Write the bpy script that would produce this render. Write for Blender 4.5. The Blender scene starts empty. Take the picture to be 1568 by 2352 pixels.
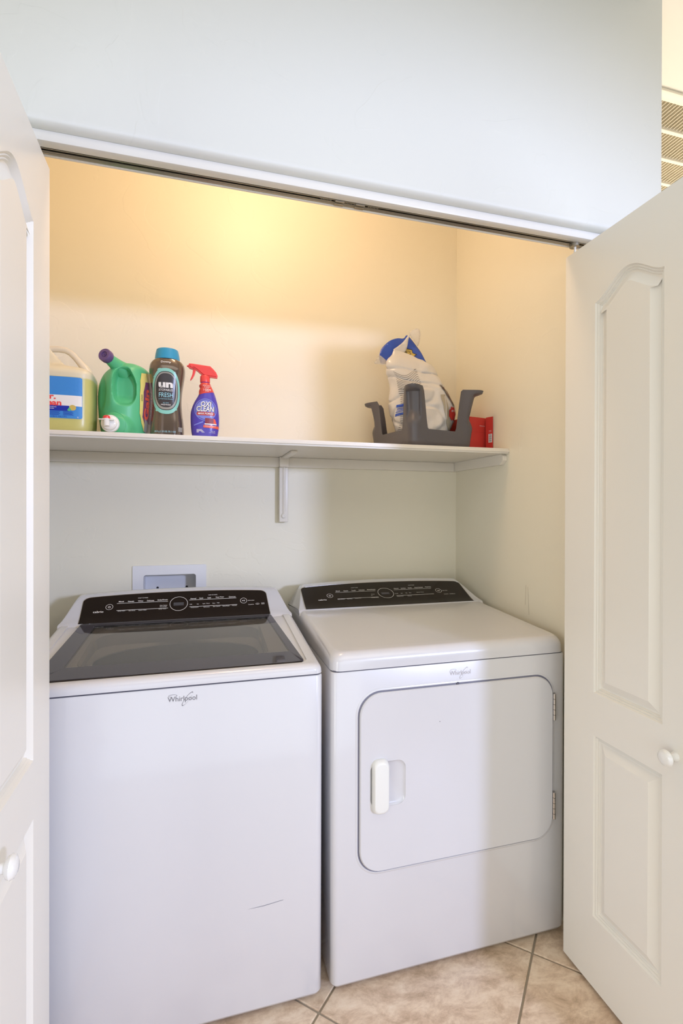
import bpy, bmesh, math, random
from mathutils import Vector, Matrix, noise
random.seed(7)
sc = bpy.context.scene
C = sc.collection
R = math.radians

# ------------------------------------------------------------------ camera
cd = bpy.data.cameras.new('camera'); cam = bpy.data.objects.new('camera', cd); C.objects.link(cam)
cd.sensor_fit = 'VERTICAL'; cd.sensor_height = 36.0; cd.lens = 36.0 * 1142.6 / 2352.0
cd.clip_start = 0.02
yaw, pitch, roll = R(15.796), R(-0.188), R(-0.14)
cam.matrix_world = (Matrix.Translation((-0.335, -1.273, 1.2904)) @ Matrix.Rotation(-yaw, 4, 'Z')
                    @ Matrix.Rotation(math.pi / 2 + pitch, 4, 'X') @ Matrix.Rotation(-roll, 4, 'Z'))
sc.camera = cam

# ------------------------------------------------------------------ world, lights, exposure
sc.view_settings.view_transform = 'Standard'; sc.view_settings.look = 'None'
sc.view_settings.gamma = 1.0; sc.view_settings.use_curve_mapping = False
sc.view_settings.exposure = 0.08
w = bpy.data.worlds.new('world'); sc.world = w; w.use_nodes = True
w.node_tree.nodes['Background'].inputs[0].default_value = (0.75, 0.82, 1.0, 1)
w.node_tree.nodes['Background'].inputs[1].default_value = 0.3

def lamp(name, kind, loc, target, power, color, **kw):
    l = bpy.data.lights.new(name, kind); l.energy = power; l.color = color
    for k, v in kw.items(): setattr(l, k, v)
    o = bpy.data.objects.new(name, l); C.objects.link(o); o.location = loc
    d = Vector(target) - Vector(loc)
    o.rotation_euler = d.to_track_quat('-Z', 'Y').to_euler()
    return o
# cool key light from the hall on the right, level with the door head
lamp('hall_spot_light', 'SPOT', (2.90, -5.4, 2.16), (0.20, 0.0, 1.12), 740, (0.57, 0.65, 1.0),
     spot_size=R(28), spot_blend=0.20, shadow_soft_size=0.28)
# wide soft fill areas added overhead, behind the camera and on both sides
lamp('hall_top_fill', 'AREA', (0.4, -1.9, 2.74), (0.4, -1.9, 0), 17, (1.0, 0.97, 0.90),
     shape='RECTANGLE', size=3.0, size_y=1.8)  # added overhead fill, no ceiling fixture is modelled here
lamp('hall_rear_fill', 'AREA', (-0.3, -3.0, 1.0), (-0.2, 0.0, 1.0), 22, (0.92, 0.96, 1.0),
     shape='RECTANGLE', size=2.6, size_y=2.0)  # added fill floating behind the camera, no window there
lamp('hall_right_fill', 'AREA', (3.0, -1.9, 0.9), (-0.5, -0.4, 0.7), 27, (0.85, 0.91, 1.0),
     shape='RECTANGLE', size=1.6, size_y=1.8)  # added to brighten the left door, no window on this side
lamp('hall_left_fill', 'AREA', (-2.35, -1.9, 0.9), (0.6, -0.4, 0.6), 25, (0.98, 1.0, 0.97),
     shape='RECTANGLE', size=1.6, size_y=1.6)  # added to brighten the right door, the hall wall has no window
# warm light further down the hall at the right
lamp('hall_end_light', 'AREA', (2.1, 1.1, 1.2), (1.7, 0.6, 2.8), 36, (1.0, 0.88, 0.74),
     shape='RECTANGLE', size=1.0, size_y=1.0)
# closet lamp bulb
lamp('closet_bulb_light', 'POINT', (-0.12, 0.12, 2.66), (0, 0, 0), 9.3, (1.0, 0.67, 0.42), shadow_soft_size=0.10)

# ------------------------------------------------------------------ materials
def mat(name, col, rough=0.5, metal=0.0, **kw):
    m = bpy.data.materials.new(name); m.use_nodes = True
    b = m.node_tree.nodes['Principled BSDF']
    b.inputs['Base Color'].default_value = (*col, 1)
    b.inputs['Roughness'].default_value = rough; b.inputs['Metallic'].default_value = metal
    for k, v in kw.items():
        b.inputs[k].default_value = v if not isinstance(v, tuple) else (*v, 1)
    return m
def add_bump(m, scale, strength, dist=0.002, detail=4, stretch=None, kind='NOISE', rough_var=0):
    nt = m.node_tree; b = nt.nodes['Principled BSDF']
    g = nt.nodes.new('ShaderNodeNewGeometry'); mp = nt.nodes.new('ShaderNodeMapping')
    nt.links.new(g.outputs['Position'], mp.inputs[0])
    if stretch: mp.inputs['Scale'].default_value = stretch
    n = nt.nodes.new('ShaderNodeTexNoise'); n.inputs['Scale'].default_value = scale; n.inputs['Detail'].default_value = detail
    nt.links.new(mp.outputs[0], n.inputs['Vector'])
    bp = nt.nodes.new('ShaderNodeBump'); bp.inputs['Strength'].default_value = strength; bp.inputs['Distance'].default_value = dist
    nt.links.new(n.outputs[0], bp.inputs['Height']); nt.links.new(bp.outputs[0], b.inputs['Normal'])
    return n, bp
def wall_mat(name, col, rough=0.42):
    m = mat(name, col, rough)
    nt = m.node_tree; b = nt.nodes['Principled BSDF']; L = nt.links.new
    g = nt.nodes.new('ShaderNodeNewGeometry')
    n1 = nt.nodes.new('ShaderNodeTexNoise'); n1.inputs['Scale'].default_value = 5; n1.inputs['Detail'].default_value = 3
    n1.inputs['Distortion'].default_value = 1.2
    L(g.outputs['Position'], n1.inputs['Vector'])
    r = nt.nodes.new('ShaderNodeValToRGB')           # thin trowel ridges where the noise crosses a level
    e = r.color_ramp.elements; e[0].position = 0.595; e[0].color = (0, 0, 0, 1); e[1].position = 0.61; e[1].color = (1, 1, 1, 1)
    L(n1.outputs[0], r.inputs[0])
    n2 = nt.nodes.new('ShaderNodeTexNoise'); n2.inputs['Scale'].default_value = 120; n2.inputs['Detail'].default_value = 2
    L(g.outputs['Position'], n2.inputs['Vector'])
    n3 = nt.nodes.new('ShaderNodeTexNoise'); n3.inputs['Scale'].default_value = 14; n3.inputs['Detail'].default_value = 3
    L(g.outputs['Position'], n3.inputs['Vector'])
    m1 = nt.nodes.new('ShaderNodeMath'); m1.operation = 'MULTIPLY_ADD'; L(n2.outputs[0], m1.inputs[0]); m1.inputs[1].default_value = 0.22; L(r.outputs[0], m1.inputs[2])
    m2 = nt.nodes.new('ShaderNodeMath'); m2.operation = 'MULTIPLY_ADD'; L(n3.outputs[0], m2.inputs[0]); m2.inputs[1].default_value = 1.2; L(m1.outputs[0], m2.inputs[2])
    bp = nt.nodes.new('ShaderNodeBump'); bp.inputs['Strength'].default_value = 0.27; bp.inputs['Distance'].default_value = 0.0012
    L(m2.outputs[0], bp.inputs['Height']); L(bp.outputs[0], b.inputs['Normal'])
    return m

WALL = wall_mat('cream_wall_paint', (0.85, 0.81, 0.67), 0.45)
HALLW = wall_mat('hall_wall_paint', (0.715, 0.735, 0.71), 0.45)
CEIL = wall_mat('ceiling_paint', (0.82, 0.79, 0.70), 0.6)
TRIM = mat('trim_paint', (0.80, 0.79, 0.76), 0.35)
DOOR = mat('door_paint', (0.86, 0.84, 0.78), 0.38); add_bump(DOOR, 90, 0.06, 0.001, 2, (1, 1, 0.15))
SHELF = mat('shelf_paint', (0.80, 0.76, 0.68), 0.35)
WHITE = mat('appliance_enamel', (0.69, 0.69, 0.715), 0.25, **{'Coat Weight': 0.9, 'Coat Roughness': 0.12})
WPLAS = mat('white_plastic', (0.80, 0.80, 0.82), 0.3)
HANDLE = mat('ivory_plastic', (0.84, 0.84, 0.80), 0.3)
GROOVE = mat('door_groove_grey', (0.20, 0.20, 0.26), 0.5)
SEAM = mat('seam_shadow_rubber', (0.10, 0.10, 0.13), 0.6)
PANEL = mat('black_glass_panel', (0.014, 0.008, 0.006), 0.06, **{'Specular IOR Level': 0.38})
LEGEND = mat('legend_print', (0.85, 0.83, 0.80), 0.5)
LEGDIM = mat('display_grey', (0.07, 0.07, 0.08), 0.3)
CHROME = mat('chrome', (0.62, 0.60, 0.58), 0.22, 1.0)
BADGE = mat('badge_grey', (0.22, 0.22, 0.26), 0.3, 0.5)
BADGEL = mat('badge_light', (0.66, 0.65, 0.70), 0.3, 0.3)
TRACKM = mat('track_metal', (0.36, 0.33, 0.27), 0.35, 0.8)
DARK = mat('dark_hole', (0.01, 0.01, 0.012), 0.7)
BASKET = mat('basket_plastic', (0.62, 0.63, 0.66), 0.3)
KNOB = mat('white_knob', (0.86, 0.86, 0.84), 0.15, **{'Coat Weight': 0.5})
VENTM = mat('vent_enamel', (0.86, 0.80, 0.66), 0.45)
GREYP = mat('charcoal_plastic', (0.105, 0.100, 0.112), 0.38)
RED = mat('red_card', (0.62, 0.045, 0.035), 0.5)
REDP = mat('red_plastic', (0.85, 0.075, 0.075), 0.3)
PRINTW = mat('print_white', (0.85, 0.85, 0.85), 0.4)
PRINTK = mat('print_black', (0.03, 0.03, 0.035), 0.5)
GREEN = mat('green_plastic', (0.10, 0.52, 0.25), 0.40, **{'Subsurface Weight': 0.0})
PURPLE = mat('purple_cap', (0.13, 0.075, 0.22), 0.35)
CYAN = mat('blue_cap', (0.03, 0.32, 0.56), 0.35)
BROWN = mat('tinted_dark_plastic', (0.17, 0.13, 0.10), 0.10, 0.45, **{'Coat Weight': 0.6, 'Coat Roughness': 0.04})
SKYB = mat('label_blue', (0.05, 0.27, 0.72), 0.3)
NAVY = mat('label_navy', (0.01, 0.03, 0.42), 0.3)
TEAL = mat('label_teal', (0.26, 0.62, 0.55), 0.3)
LDARK = mat('label_dark', (0.05, 0.045, 0.05), 0.25)
LGREY = mat('label_grey', (0.33, 0.33, 0.30), 0.3)
LCYAN = mat('label_cyan', (0.35, 0.72, 0.85), 0.4)
VIOLET = mat('label_violet', (0.085, 0.06, 0.46), 0.22)
LBLUE = mat('label_light_blue', (0.22, 0.26, 0.72), 0.25)
ORANGE = mat('label_orange', (0.85, 0.13, 0.07), 0.35)
YELLOW = mat('label_yellow', (0.78, 0.70, 0.22), 0.35)
PLUM = mat('label_plum', (0.20, 0.07, 0.15), 0.35)
GOLD = mat('label_gold', (0.62, 0.47, 0.12), 0.35)
BEIGE = mat('label_beige', (0.42, 0.37, 0.28), 0.5)
BAGW = mat('bag_film_white', (0.70, 0.68, 0.66), 0.28, **{'Coat Weight': 0.4, 'Coat Roughness': 0.15})
BAGB = mat('bag_film_blue', (0.035, 0.10, 0.52), 0.28)
LIQ = mat('yellow_cleaner_jug', (0.52, 0.50, 0.16), 0.28)
HDPE = mat('milky_jug', (0.76, 0.69, 0.54), 0.35)
def jug_material():
    m = mat('milky_jug_with_liquid', (0.76, 0.69, 0.54), 0.3)
    nt = m.node_tree; b = nt.nodes['Principled BSDF']; L = nt.links.new
    g = nt.nodes.new('ShaderNodeNewGeometry'); s = nt.nodes.new('ShaderNodeSeparateXYZ'); L(g.outputs['Position'], s.inputs[0])
    r = nt.nodes.new('ShaderNodeMapRange'); r.inputs[1].default_value = 1.688; r.inputs[2].default_value = 1.694
    L(s.outputs['Z'], r.inputs[0])
    x = nt.nodes.new('ShaderNodeMix'); x.data_type = 'RGBA'; L(r.outputs[0], x.inputs[0])
    x.inputs[6].default_value = (0.58, 0.56, 0.20, 1); x.inputs[7].default_value = (0.74, 0.69, 0.52, 1)
    L(x.outputs[2], b.inputs['Base Color'])
    return m
JUG = jug_material()
def clear_mat(name, tint, mixf, rough=0.05):
    m = bpy.data.materials.new(name); m.use_nodes = True; nt = m.node_tree; L = nt.links.new
    for n in list(nt.nodes):
        if n.type != 'OUTPUT_MATERIAL': nt.nodes.remove(n)
    out = [n for n in nt.nodes if n.type == 'OUTPUT_MATERIAL'][0]
    t = nt.nodes.new('ShaderNodeBsdfTransparent'); t.inputs[0].default_value = (*tint, 1)
    g = nt.nodes.new('ShaderNodeBsdfGlossy'); g.inputs[1].default_value = rough; g.inputs[0].default_value = (0.9, 0.9, 0.9, 1)
    f = nt.nodes.new('ShaderNodeFresnel'); f.inputs[0].default_value = mixf
    mx = nt.nodes.new('ShaderNodeMixShader'); L(f.outputs[0], mx.inputs[0]); L(t.outputs[0], mx.inputs[1]); L(g.outputs[0], mx.inputs[2])
    L(mx.outputs[0], out.inputs[0]); return m
LIDGLASS = clear_mat('tinted_lid_glass', (0.70, 0.71, 0.71), 2.1, 0.02)
def film_mat():
    m = mat('clear_film', (0.80, 0.76, 0.70), 0.25); nt = m.node_tree; L = nt.links.new; out = nt.nodes['Material Output']; b = nt.nodes['Principled BSDF']
    t = nt.nodes.new('ShaderNodeBsdfTransparent'); mx = nt.nodes.new('ShaderNodeMixShader'); mx.inputs[0].default_value = 0.42
    L(t.outputs[0], mx.inputs[1]); L(b.outputs[0], mx.inputs[2]); L(mx.outputs[0], out.inputs[0]); return m
FILM = film_mat()
def lid_frame_mat():
    m = mat('lid_printed_border', (0.045, 0.04, 0.055), 0.04, **{'Specular IOR Level': 0.75}); return m
LIDFRAME = lid_frame_mat()
def emit(name, col, s):
    m = mat(name, (0.8, 0.8, 0.8), 0.4); b = m.node_tree.nodes['Principled BSDF']
    b.inputs['Emission Color'].default_value = (*col, 1); b.inputs['Emission Strength'].default_value = s; return m
LAMPG = emit('lamp_glass', (1.0, 0.78, 0.5), 6)
def tile_mat():
    m = mat('travertine_tile', (0.6, 0.45, 0.35), 0.32)
    nt = m.node_tree; b = nt.nodes['Principled BSDF']; L = nt.links.new
    g = nt.nodes.new('ShaderNodeNewGeometry'); oi = nt.nodes.new('ShaderNodeObjectInfo')
    add = nt.nodes.new('ShaderNodeVectorMath'); add.operation = 'MULTIPLY_ADD'
    cmb = nt.nodes.new('ShaderNodeCombineXYZ'); L(oi.outputs['Random'], cmb.inputs[0]); L(oi.outputs['Random'], cmb.inputs[1])
    L(cmb.outputs[0], add.inputs[0]); add.inputs[1].default_value = (37, 53, 11); L(g.outputs['Position'], add.inputs[2])
    mp = nt.nodes.new('ShaderNodeMapping'); mp.inputs['Scale'].default_value = (1.0, 1.6, 1); mp.inputs['Rotation'].default_value = (0, 0, 0.5)
    L(add.outputs[0], mp.inputs[0])
    n = nt.nodes.new('ShaderNodeTexNoise'); n.inputs['Scale'].default_value = 12; n.inputs['Detail'].default_value = 12; n.inputs['Roughness'].default_value = 0.74; n.inputs['Distortion'].default_value = 0.35
    L(mp.outputs[0], n.inputs['Vector'])
    r = nt.nodes.new('ShaderNodeValToRGB'); cr = r.color_ramp
    cr.elements[0].position = 0.30; cr.elements[0].color = (0.40, 0.28, 0.175, 1)
    cr.elements[1].position = 0.72; cr.elements[1].color = (0.90, 0.78, 0.62, 1)
    e = cr.elements.new(0.45); e.color = (0.64, 0.475, 0.335, 1)
    e = cr.elements.new(0.57); e.color = (0.80, 0.64, 0.475, 1)
    L(n.outputs[0], r.inputs[0]); L(r.outputs[0], b.inputs['Base Color'])
    bp = nt.nodes.new('ShaderNodeBump'); bp.inputs['Strength'].default_value = 0.15; bp.inputs['Distance'].default_value = 0.001
    L(n.outputs[0], bp.inputs['Height']); L(bp.outputs[0], b.inputs['Normal'])
    return m
TILE = tile_mat()
GROUT = mat('grout', (0.33, 0.28, 0.21), 0.9); add_bump(GROUT, 200, 0.3, 0.001)

# ------------------------------------------------------------------ helpers
def tag(o, label=None, cat=None, group=None, kind=None):
    if label: o['label'] = label
    if cat: o['category'] = cat
    if group: o['group'] = group
    if kind: o['kind'] = kind
    return o
def thing(name, label, cat, loc=(0, 0, 0), group=None):
    o = bpy.data.objects.new(name, None); C.objects.link(o); o.location = loc; o.empty_display_size = 0.05
    return tag(o, label, cat, group)
def link(name, me, mats, parent=None, smooth=True, angle=35, label=None):
    if not isinstance(mats, (list, tuple)): mats = [mats]
    for m in mats: me.materials.append(m)
    if smooth:
        me.shade_smooth(); me.set_sharp_from_angle(angle=R(angle))
    o = bpy.data.objects.new(name, me); C.objects.link(o)
    if parent:
        o.parent = parent
        # geometry is given in world coordinates (parents of parts carry no rotation): move the mesh to the parent's frame
        off = Vector((0, 0, 0)); p = parent
        while p: off += p.location; p = p.parent
        me.transform(Matrix.Translation(-off))
    if label: o['label'] = label
    return o
def mesh(name, vs, fs, mats, parent=None, smooth=True, angle=35, mi=None, label=None, fix=True):
    me = bpy.data.meshes.new(name); me.from_pydata([tuple(v) for v in vs], [], fs); me.update()
    if mi: me.polygons.foreach_set('material_index', mi)
    if fix:
        bm = bmesh.new(); bm.from_mesh(me); bmesh.ops.remove_doubles(bm, verts=bm.verts, dist=1e-6)
        bmesh.ops.recalc_face_normals(bm, faces=bm.faces); bm.to_mesh(me); bm.free()
    return link(name, me, mats, parent, smooth, angle, label)
def bmobj(name, bm, mats, parent=None, smooth=True, angle=35, label=None):
    me = bpy.data.meshes.new(name); bm.to_mesh(me); bm.free()
    return link(name, me, mats, parent, smooth, angle, label)
def add_box(bm, a, b, r=0.0, seg=2):
    res = bmesh.ops.create_cube(bm, size=1.0); vs = res['verts']
    for v in vs:
        v.co = Vector((a[i] + (v.co[i] + 0.5) * (b[i] - a[i]) for i in range(3)))
    if r > 0:
        es = {e for v in vs for e in v.link_edges}
        bmesh.ops.bevel(bm, geom=list(es), offset=r, segments=seg, affect='EDGES', profile=0.5, clamp_overlap=True)
def box(name, a, b, m, parent=None, r=0.0, seg=2, label=None):
    bm = bmesh.new(); add_box(bm, a, b, r, seg); return bmobj(name, bm, m, parent, label=label)
def loft(rings, close=True, cap0=True, cap1=True):
    vs = []; fs = []; n = len(rings[0])
    for r_ in rings: vs += [tuple(p) for p in r_]
    for k in range(len(rings) - 1):
        for i in range(n if close else n - 1):
            j = (i + 1) % n; fs.append((k * n + i, k * n + j, (k + 1) * n + j, (k + 1) * n + i))
    if cap0: fs.append(tuple(range(n - 1, -1, -1)))
    if cap1: fs.append(tuple((len(rings) - 1) * n + i for i in range(n)))
    return vs, fs
def frame_of(axis):
    a = Vector(axis).normalized(); u = a.orthogonal().normalized(); return a, u, a.cross(u)
def lathe(name, prof, org, axis, m, parent=None, n=32, label=None, angle=40):
    a, u, v = frame_of(axis); o = Vector(org); rings = []
    for r_, h in prof:
        rings.append([o + a * h + (u * math.cos(2 * math.pi * i / n) + v * math.sin(2 * math.pi * i / n)) * max(r_, 1e-5) for i in range(n)])
    vs, fs = loft(rings); return mesh(name, vs, fs, m, parent, label=label, angle=angle)
def tube(bm, pts, r, n=8):
    rings = []; u = None
    for k, p in enumerate(pts):
        p = Vector(p); d = (Vector(pts[min(k + 1, len(pts) - 1)]) - Vector(pts[max(k - 1, 0)])).normalized()
        if u is None: u = d.orthogonal().normalized()
        u = (u - d * u.dot(d)).normalized(); v = d.cross(u)
        rr = r[k] if isinstance(r, (list, tuple)) else r
        rings.append([bm.verts.new(p + (u * math.cos(2 * math.pi * i / n) + v * math.sin(2 * math.pi * i / n)) * rr) for i in range(n)])
    for k in range(len(rings) - 1):
        for i in range(n): bm.faces.new((rings[k][i], rings[k][(i + 1) % n], rings[k + 1][(i + 1) % n], rings[k + 1][i]))
    bm.faces.new(rings[0][::-1]); bm.faces.new(rings[-1])
def rrect(cx, cy, hx, hy, r, seg=6, side=6):
    """closed outline of a rounded rectangle with the same vertex count for any size"""
    r = max(min(r, hx * 0.999, hy * 0.999), 1e-4); pts = []
    cs = [(1, 1, 0), (-1, 1, 90), (-1, -1, 180), (1, -1, 270)]
    for k, (sx, sy, a0) in enumerate(cs):
        ox, oy = cx + sx * (hx - r), cy + sy * (hy - r)
        for i in range(seg + 1):
            a = R(a0 + 90 * i / seg); pts.append((ox + r * math.cos(a), oy + r * math.sin(a)))
        nx, ny, na = cs[(k + 1) % 4]; a = R(na)
        q = (cx + nx * (hx - r) + r * math.cos(a), cy + ny * (hy - r) + r * math.sin(a)); p = pts[-1]
        for i in range(1, side): pts.append((p[0] + (q[0] - p[0]) * i / side, p[1] + (q[1] - p[1]) * i / side))
    return pts
def solidify(o, t, offset=-1):
    s = o.modifiers.new('shell', 'SOLIDIFY'); s.thickness = t; s.offset = offset; return o
def bake_mods(o):
    dg = bpy.context.evaluated_depsgraph_get(); dg.update(); me = bpy.data.meshes.new_from_object(o.evaluated_get(dg))
    o.modifiers.clear(); o.data = me; return o
def interp(tab, z):
    if z <= tab[0][0]: return tab[0][1:]
    for a, b in zip(tab, tab[1:]):
        if z <= b[0]:
            t = (z - a[0]) / (b[0] - a[0]); t2 = t
            return tuple(a[i] + (b[i] - a[i]) * t2 for i in range(1, len(a)))
    return tab[-1][1:]
def smooth_tab(tab, n=6):
    """Catmull-Rom resample of a table (z, a, b, ...) so that outlines read as curves"""
    out = []
    for k in range(len(tab) - 1):
        p0, p1, p2, p3 = tab[max(k - 1, 0)], tab[k], tab[k + 1], tab[min(k + 2, len(tab) - 1)]
        for i in range(n):
            t = i / n
            out.append(tuple(0.5 * ((2 * b) + (-a + c) * t + (2 * a - 5 * b + 4 * c - d) * t * t + (-a + 3 * b - 3 * c + d) * t ** 3) for a, b, c, d in zip(p0, p1, p2, p3)))
    out.append(tuple(tab[-1])); return out
class Body:
    """bottle-like body: rows (z, x_left, x_right, y_front, y_back) with superellipse sections"""
    def __init__(s, tab, e=2.6, disp=None, nsm=6):
        s.tab = smooth_tab(tab, nsm); s.e = e; s.disp = disp
    def pt(s, th, z):
        xl, xr, yf, yb = interp(s.tab, z); c, si = math.cos(th), math.sin(th)
        x = (xl + xr) / 2 + (xr - xl) / 2 * math.copysign(abs(c) ** (2 / s.e), c)
        y = (yf + yb) / 2 + (yb - yf) / 2 * math.copysign(abs(si) ** (2 / s.e), si)
        p = Vector((x, y, z)); return s.disp(p, th) if s.disp else p
    def front(s, x, z, eps=0.0006):
        xl, xr, yf, yb = interp(s.tab, z); u = min(1, abs((x - (xl + xr) / 2) / max((xr - xl) / 2, 1e-6)))
        v = (1 - u ** s.e) ** (1 / s.e); y = (yf + yb) / 2 - (yb - yf) / 2 * v
        return Vector((x, y - eps, z))
    def side(s, y, z, eps=0.0006):
        xl, xr, yf, yb = interp(s.tab, z); u = min(1, abs((y - (yf + yb) / 2) / max((yb - yf) / 2, 1e-6)))
        v = (1 - u ** s.e) ** (1 / s.e); return Vector(((xl + xr) / 2 + (xr - xl) / 2 * v + eps, y, z))
    def build(s, name, m, parent, n=48, zs=None):
        zs = zs or [r[0] for r in s.tab]
        vs, fs = loft([[s.pt(2 * math.pi * i / n, z) for i in range(n)] for z in zs])
        return mesh(name, vs, fs, m, parent, angle=60)

# flat print laid on a surface: 2-D shapes are mapped through f(u, v, layer)
_tc = {}
def text2d(s, bold=0.0, shear=0.0, res=3):
    k = (s, bold, shear, res)
    if k not in _tc:
        cu = bpy.data.curves.new('t', 'FONT'); cu.body = s; cu.align_x = 'LEFT'; cu.size = 1; cu.resolution_u = res
        cu.offset = bold; cu.shear = shear
        ob = bpy.data.objects.new('t', cu); C.objects.link(ob)
        dg = bpy.context.evaluated_depsgraph_get(); me = bpy.data.meshes.new_from_object(ob.evaluated_get(dg))
        me.calc_loop_triangles()
        vs = [(v.co.x, v.co.y) for v in me.vertices]; ts = [tuple(t.vertices) for t in me.loop_triangles]
        bpy.data.objects.remove(ob); bpy.data.curves.remove(cu); bpy.data.meshes.remove(me)
        xs = [v[0] for v in vs]; ys = [v[1] for v in vs]
        _tc[k] = (vs, ts, min(xs), max(xs), min(ys), max(ys))
    return _tc[k]
class Print:
    def __init__(s, f, eps=0.0003): s.f = f; s.eps = eps; s.vs = []; s.fs = []; s.mi = []; s.mats = []
    def _m(s, m):
        if m not in s.mats: s.mats.append(m)
        return s.mats.index(m)
    def tri(s, P, ts, m, layer, tol):
        mi = s._m(m); stack = [tuple(P[i] for i in t) for t in ts]
        while stack:
            a, b, c = stack.pop(); ls = [math.dist(a, b), math.dist(b, c), math.dist(c, a)]; L_ = max(ls)
            if tol and L_ > tol:
                if ls[0] == L_: q = ((a[0] + b[0]) / 2, (a[1] + b[1]) / 2); stack += [(a, q, c), (q, b, c)]
                elif ls[1] == L_: q = ((b[0] + c[0]) / 2, (b[1] + c[1]) / 2); stack += [(a, b, q), (a, q, c)]
                else: q = ((c[0] + a[0]) / 2, (c[1] + a[1]) / 2); stack += [(a, b, q), (q, b, c)]
                continue
            k = len(s.vs); s.vs += [s.f(p[0], p[1], layer * s.eps) for p in (a, b, c)]; s.fs.append((k, k + 1, k + 2)); s.mi.append(mi)
    def text(s, t, x, y, w=None, h=None, m=None, layer=1, bold=0.0, shear=0.0, tol=None, rot=0, arc=None):
        vs, ts, x0, x1, y0, y1 = text2d(t, bold, shear)
        capy = y1 - y0
        sx = w / (x1 - x0) if w else h / capy
        sy = h / capy if h else sx
        ca, sa = math.cos(R(rot)), math.sin(R(rot)); P = []
        for vx, vy in vs:
            a, b = (vx - (x0 + x1) / 2) * sx, (vy - (y0 + y1) / 2) * sy
            if arc: b -= a * a * arc
            P.append((x + a * ca - b * sa, y + a * sa + b * ca))
        s.tri(P, ts, m, layer, tol)
    def poly(s, pts, m, layer=1, tol=None):
        from mathutils.geometry import tessellate_polygon
        ts = tessellate_polygon([[Vector((p[0], p[1], 0)) for p in pts]]); s.tri(pts, ts, m, layer, tol)
    def rect(s, x0, x1, y0, y1, m, layer=1, tol=None, r=0.0):
        if r: s.poly(rrect((x0 + x1) / 2, (y0 + y1) / 2, (x1 - x0) / 2, (y1 - y0) / 2, r, 4, 2), m, layer, tol)
        else: s.poly([(x0, y0), (x1, y0), (x1, y1), (x0, y1)], m, layer, tol)
    def ell(s, x, y, rx, ry, m, layer=1, tol=None, n=40, e=2.0):
        P = []
        for i in range(n):
            c, si = math.cos(2 * math.pi * i / n), math.sin(2 * math.pi * i / n)
            P.append((x + rx * math.copysign(abs(c) ** (2 / e), c), y + ry * math.copysign(abs(si) ** (2 / e), si)))
        s.poly(P, m, layer, tol)
    def ring(s, x, y, rx, ry, w, m, layer=1, n=48, a0=0, a1=360):
        P = []; 
        for i in range(n + 1):
            a = R(a0 + (a1 - a0) * i / n); c, si = math.cos(a), math.sin(a)
            P += [(x + rx * c, y + ry * si), (x + (rx - w) * c, y + (ry - w) * si)]
        ts = []
        for i in range(n): ts += [(2 * i, 2 * i + 1, 2 * i + 3), (2 * i, 2 * i + 3, 2 * i + 2)]
        s.tri(P, ts, m, layer, None)
    def build(s, name, parent, label=None):
        me = bpy.data.meshes.new(name); me.from_pydata([tuple(v) for v in s.vs], [], s.fs)
        me.polygons.foreach_set('material_index', s.mi); me.update()
        return link(name, me, s.mats, parent, smooth=False, label=label)

# ------------------------------------------------------------------ structure
def struct(o): o['kind'] = 'structure'; return o
def poly_with_holes(outer, holes, f, m, name, parent=None, depth=None):
    """flat sheet with holes; f(u, v, d) gives the point at depth d; with depth it is extruded"""
    bm = bmesh.new()
    def loop(pts, d):
        vs = [bm.verts.new(f(p[0], p[1], d)) for p in pts]
        return vs, [bm.edges.new((vs[i], vs[(i + 1) % len(vs)])) for i in range(len(vs))]
    es = []; lo = []
    for L_ in [outer] + holes: v, e = loop(L_, 0); es += e; lo.append((v, e))
    bmesh.ops.triangle_fill(bm, use_beauty=True, use_dissolve=False, edges=es)
    if depth:
        es2 = []; lo2 = []
        for L_ in [outer] + holes: v, e = loop(L_, depth); es2 += e; lo2.append(v)
        bmesh.ops.triangle_fill(bm, use_beauty=True, use_dissolve=False, edges=es2)
        for (v, e), v2 in zip(lo, lo2):
            for i in range(len(v)):
                j = (i + 1) % len(v); bm.faces.new((v[i], v[j], v2[j], v2[i]))
    bmesh.ops.recalc_face_normals(bm, faces=bm.faces)
    return bmobj(name, bm, m, parent)

# floor: grout bed and diagonal tiles
floor = struct(box('floor', (-2.6, -7.1, -0.06), (4.6, 3.0, -0.0035), GROUT))
S = 0.4519; h = (S - 0.0055) / 2
tm = None; c45, s45 = math.cos(R(45)), math.sin(R(45))
for i in range(-7, 9):
    for j in range(-7, 9):
        a, b = (i + 0.5) * S, (j + 0.5) * S
        x, y = -0.041 + a * c45 - b * s45, -0.032 + a * s45 + b * c45
        if not (-1.5 < x < 2.2 and -2.3 < y < 0.9): continue
        if tm is None:
            bm = bmesh.new(); add_box(bm, (-h, -h, -0.009), (h, h, 0.0), 0.0022, 2)
            bmesh.ops.rotate(bm, verts=bm.verts, matrix=Matrix.Rotation(R(45), 3, 'Z'))
            tm = bpy.data.meshes.new('tile'); bm.to_mesh(tm); bm.free(); tm.materials.append(TILE)
        o = bpy.data.objects.new('tile', tm); C.objects.link(o); o.parent = floor; o.location = (x, y, 0)
# closet shell
XL, XR, YB, ZC = -0.93, 0.765, 0.732, 2.78
struct(poly_with_holes([(XL, 0), (XR, 0), (XR, ZC), (XL, ZC)], [[(-0.545, 0.90), (-0.348, 0.90), (-0.348, 1.047), (-0.545, 1.047)]],
       lambda u, v, d: (u, YB + d, v), WALL, 'wall_back', depth=0.03))
struct(box('wall_left', (XL - 0.1, -0.06, 0), (XL, YB + 0.03, ZC), WALL))
struct(box('wall_right', (XR, -0.06, 0), (0.957, 2.4, 2.80), WALL))
struct(box('ceiling', (XL - 0.1, -0.06, ZC), (XR, YB + 0.03, ZC + 0.03), CEIL))
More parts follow.
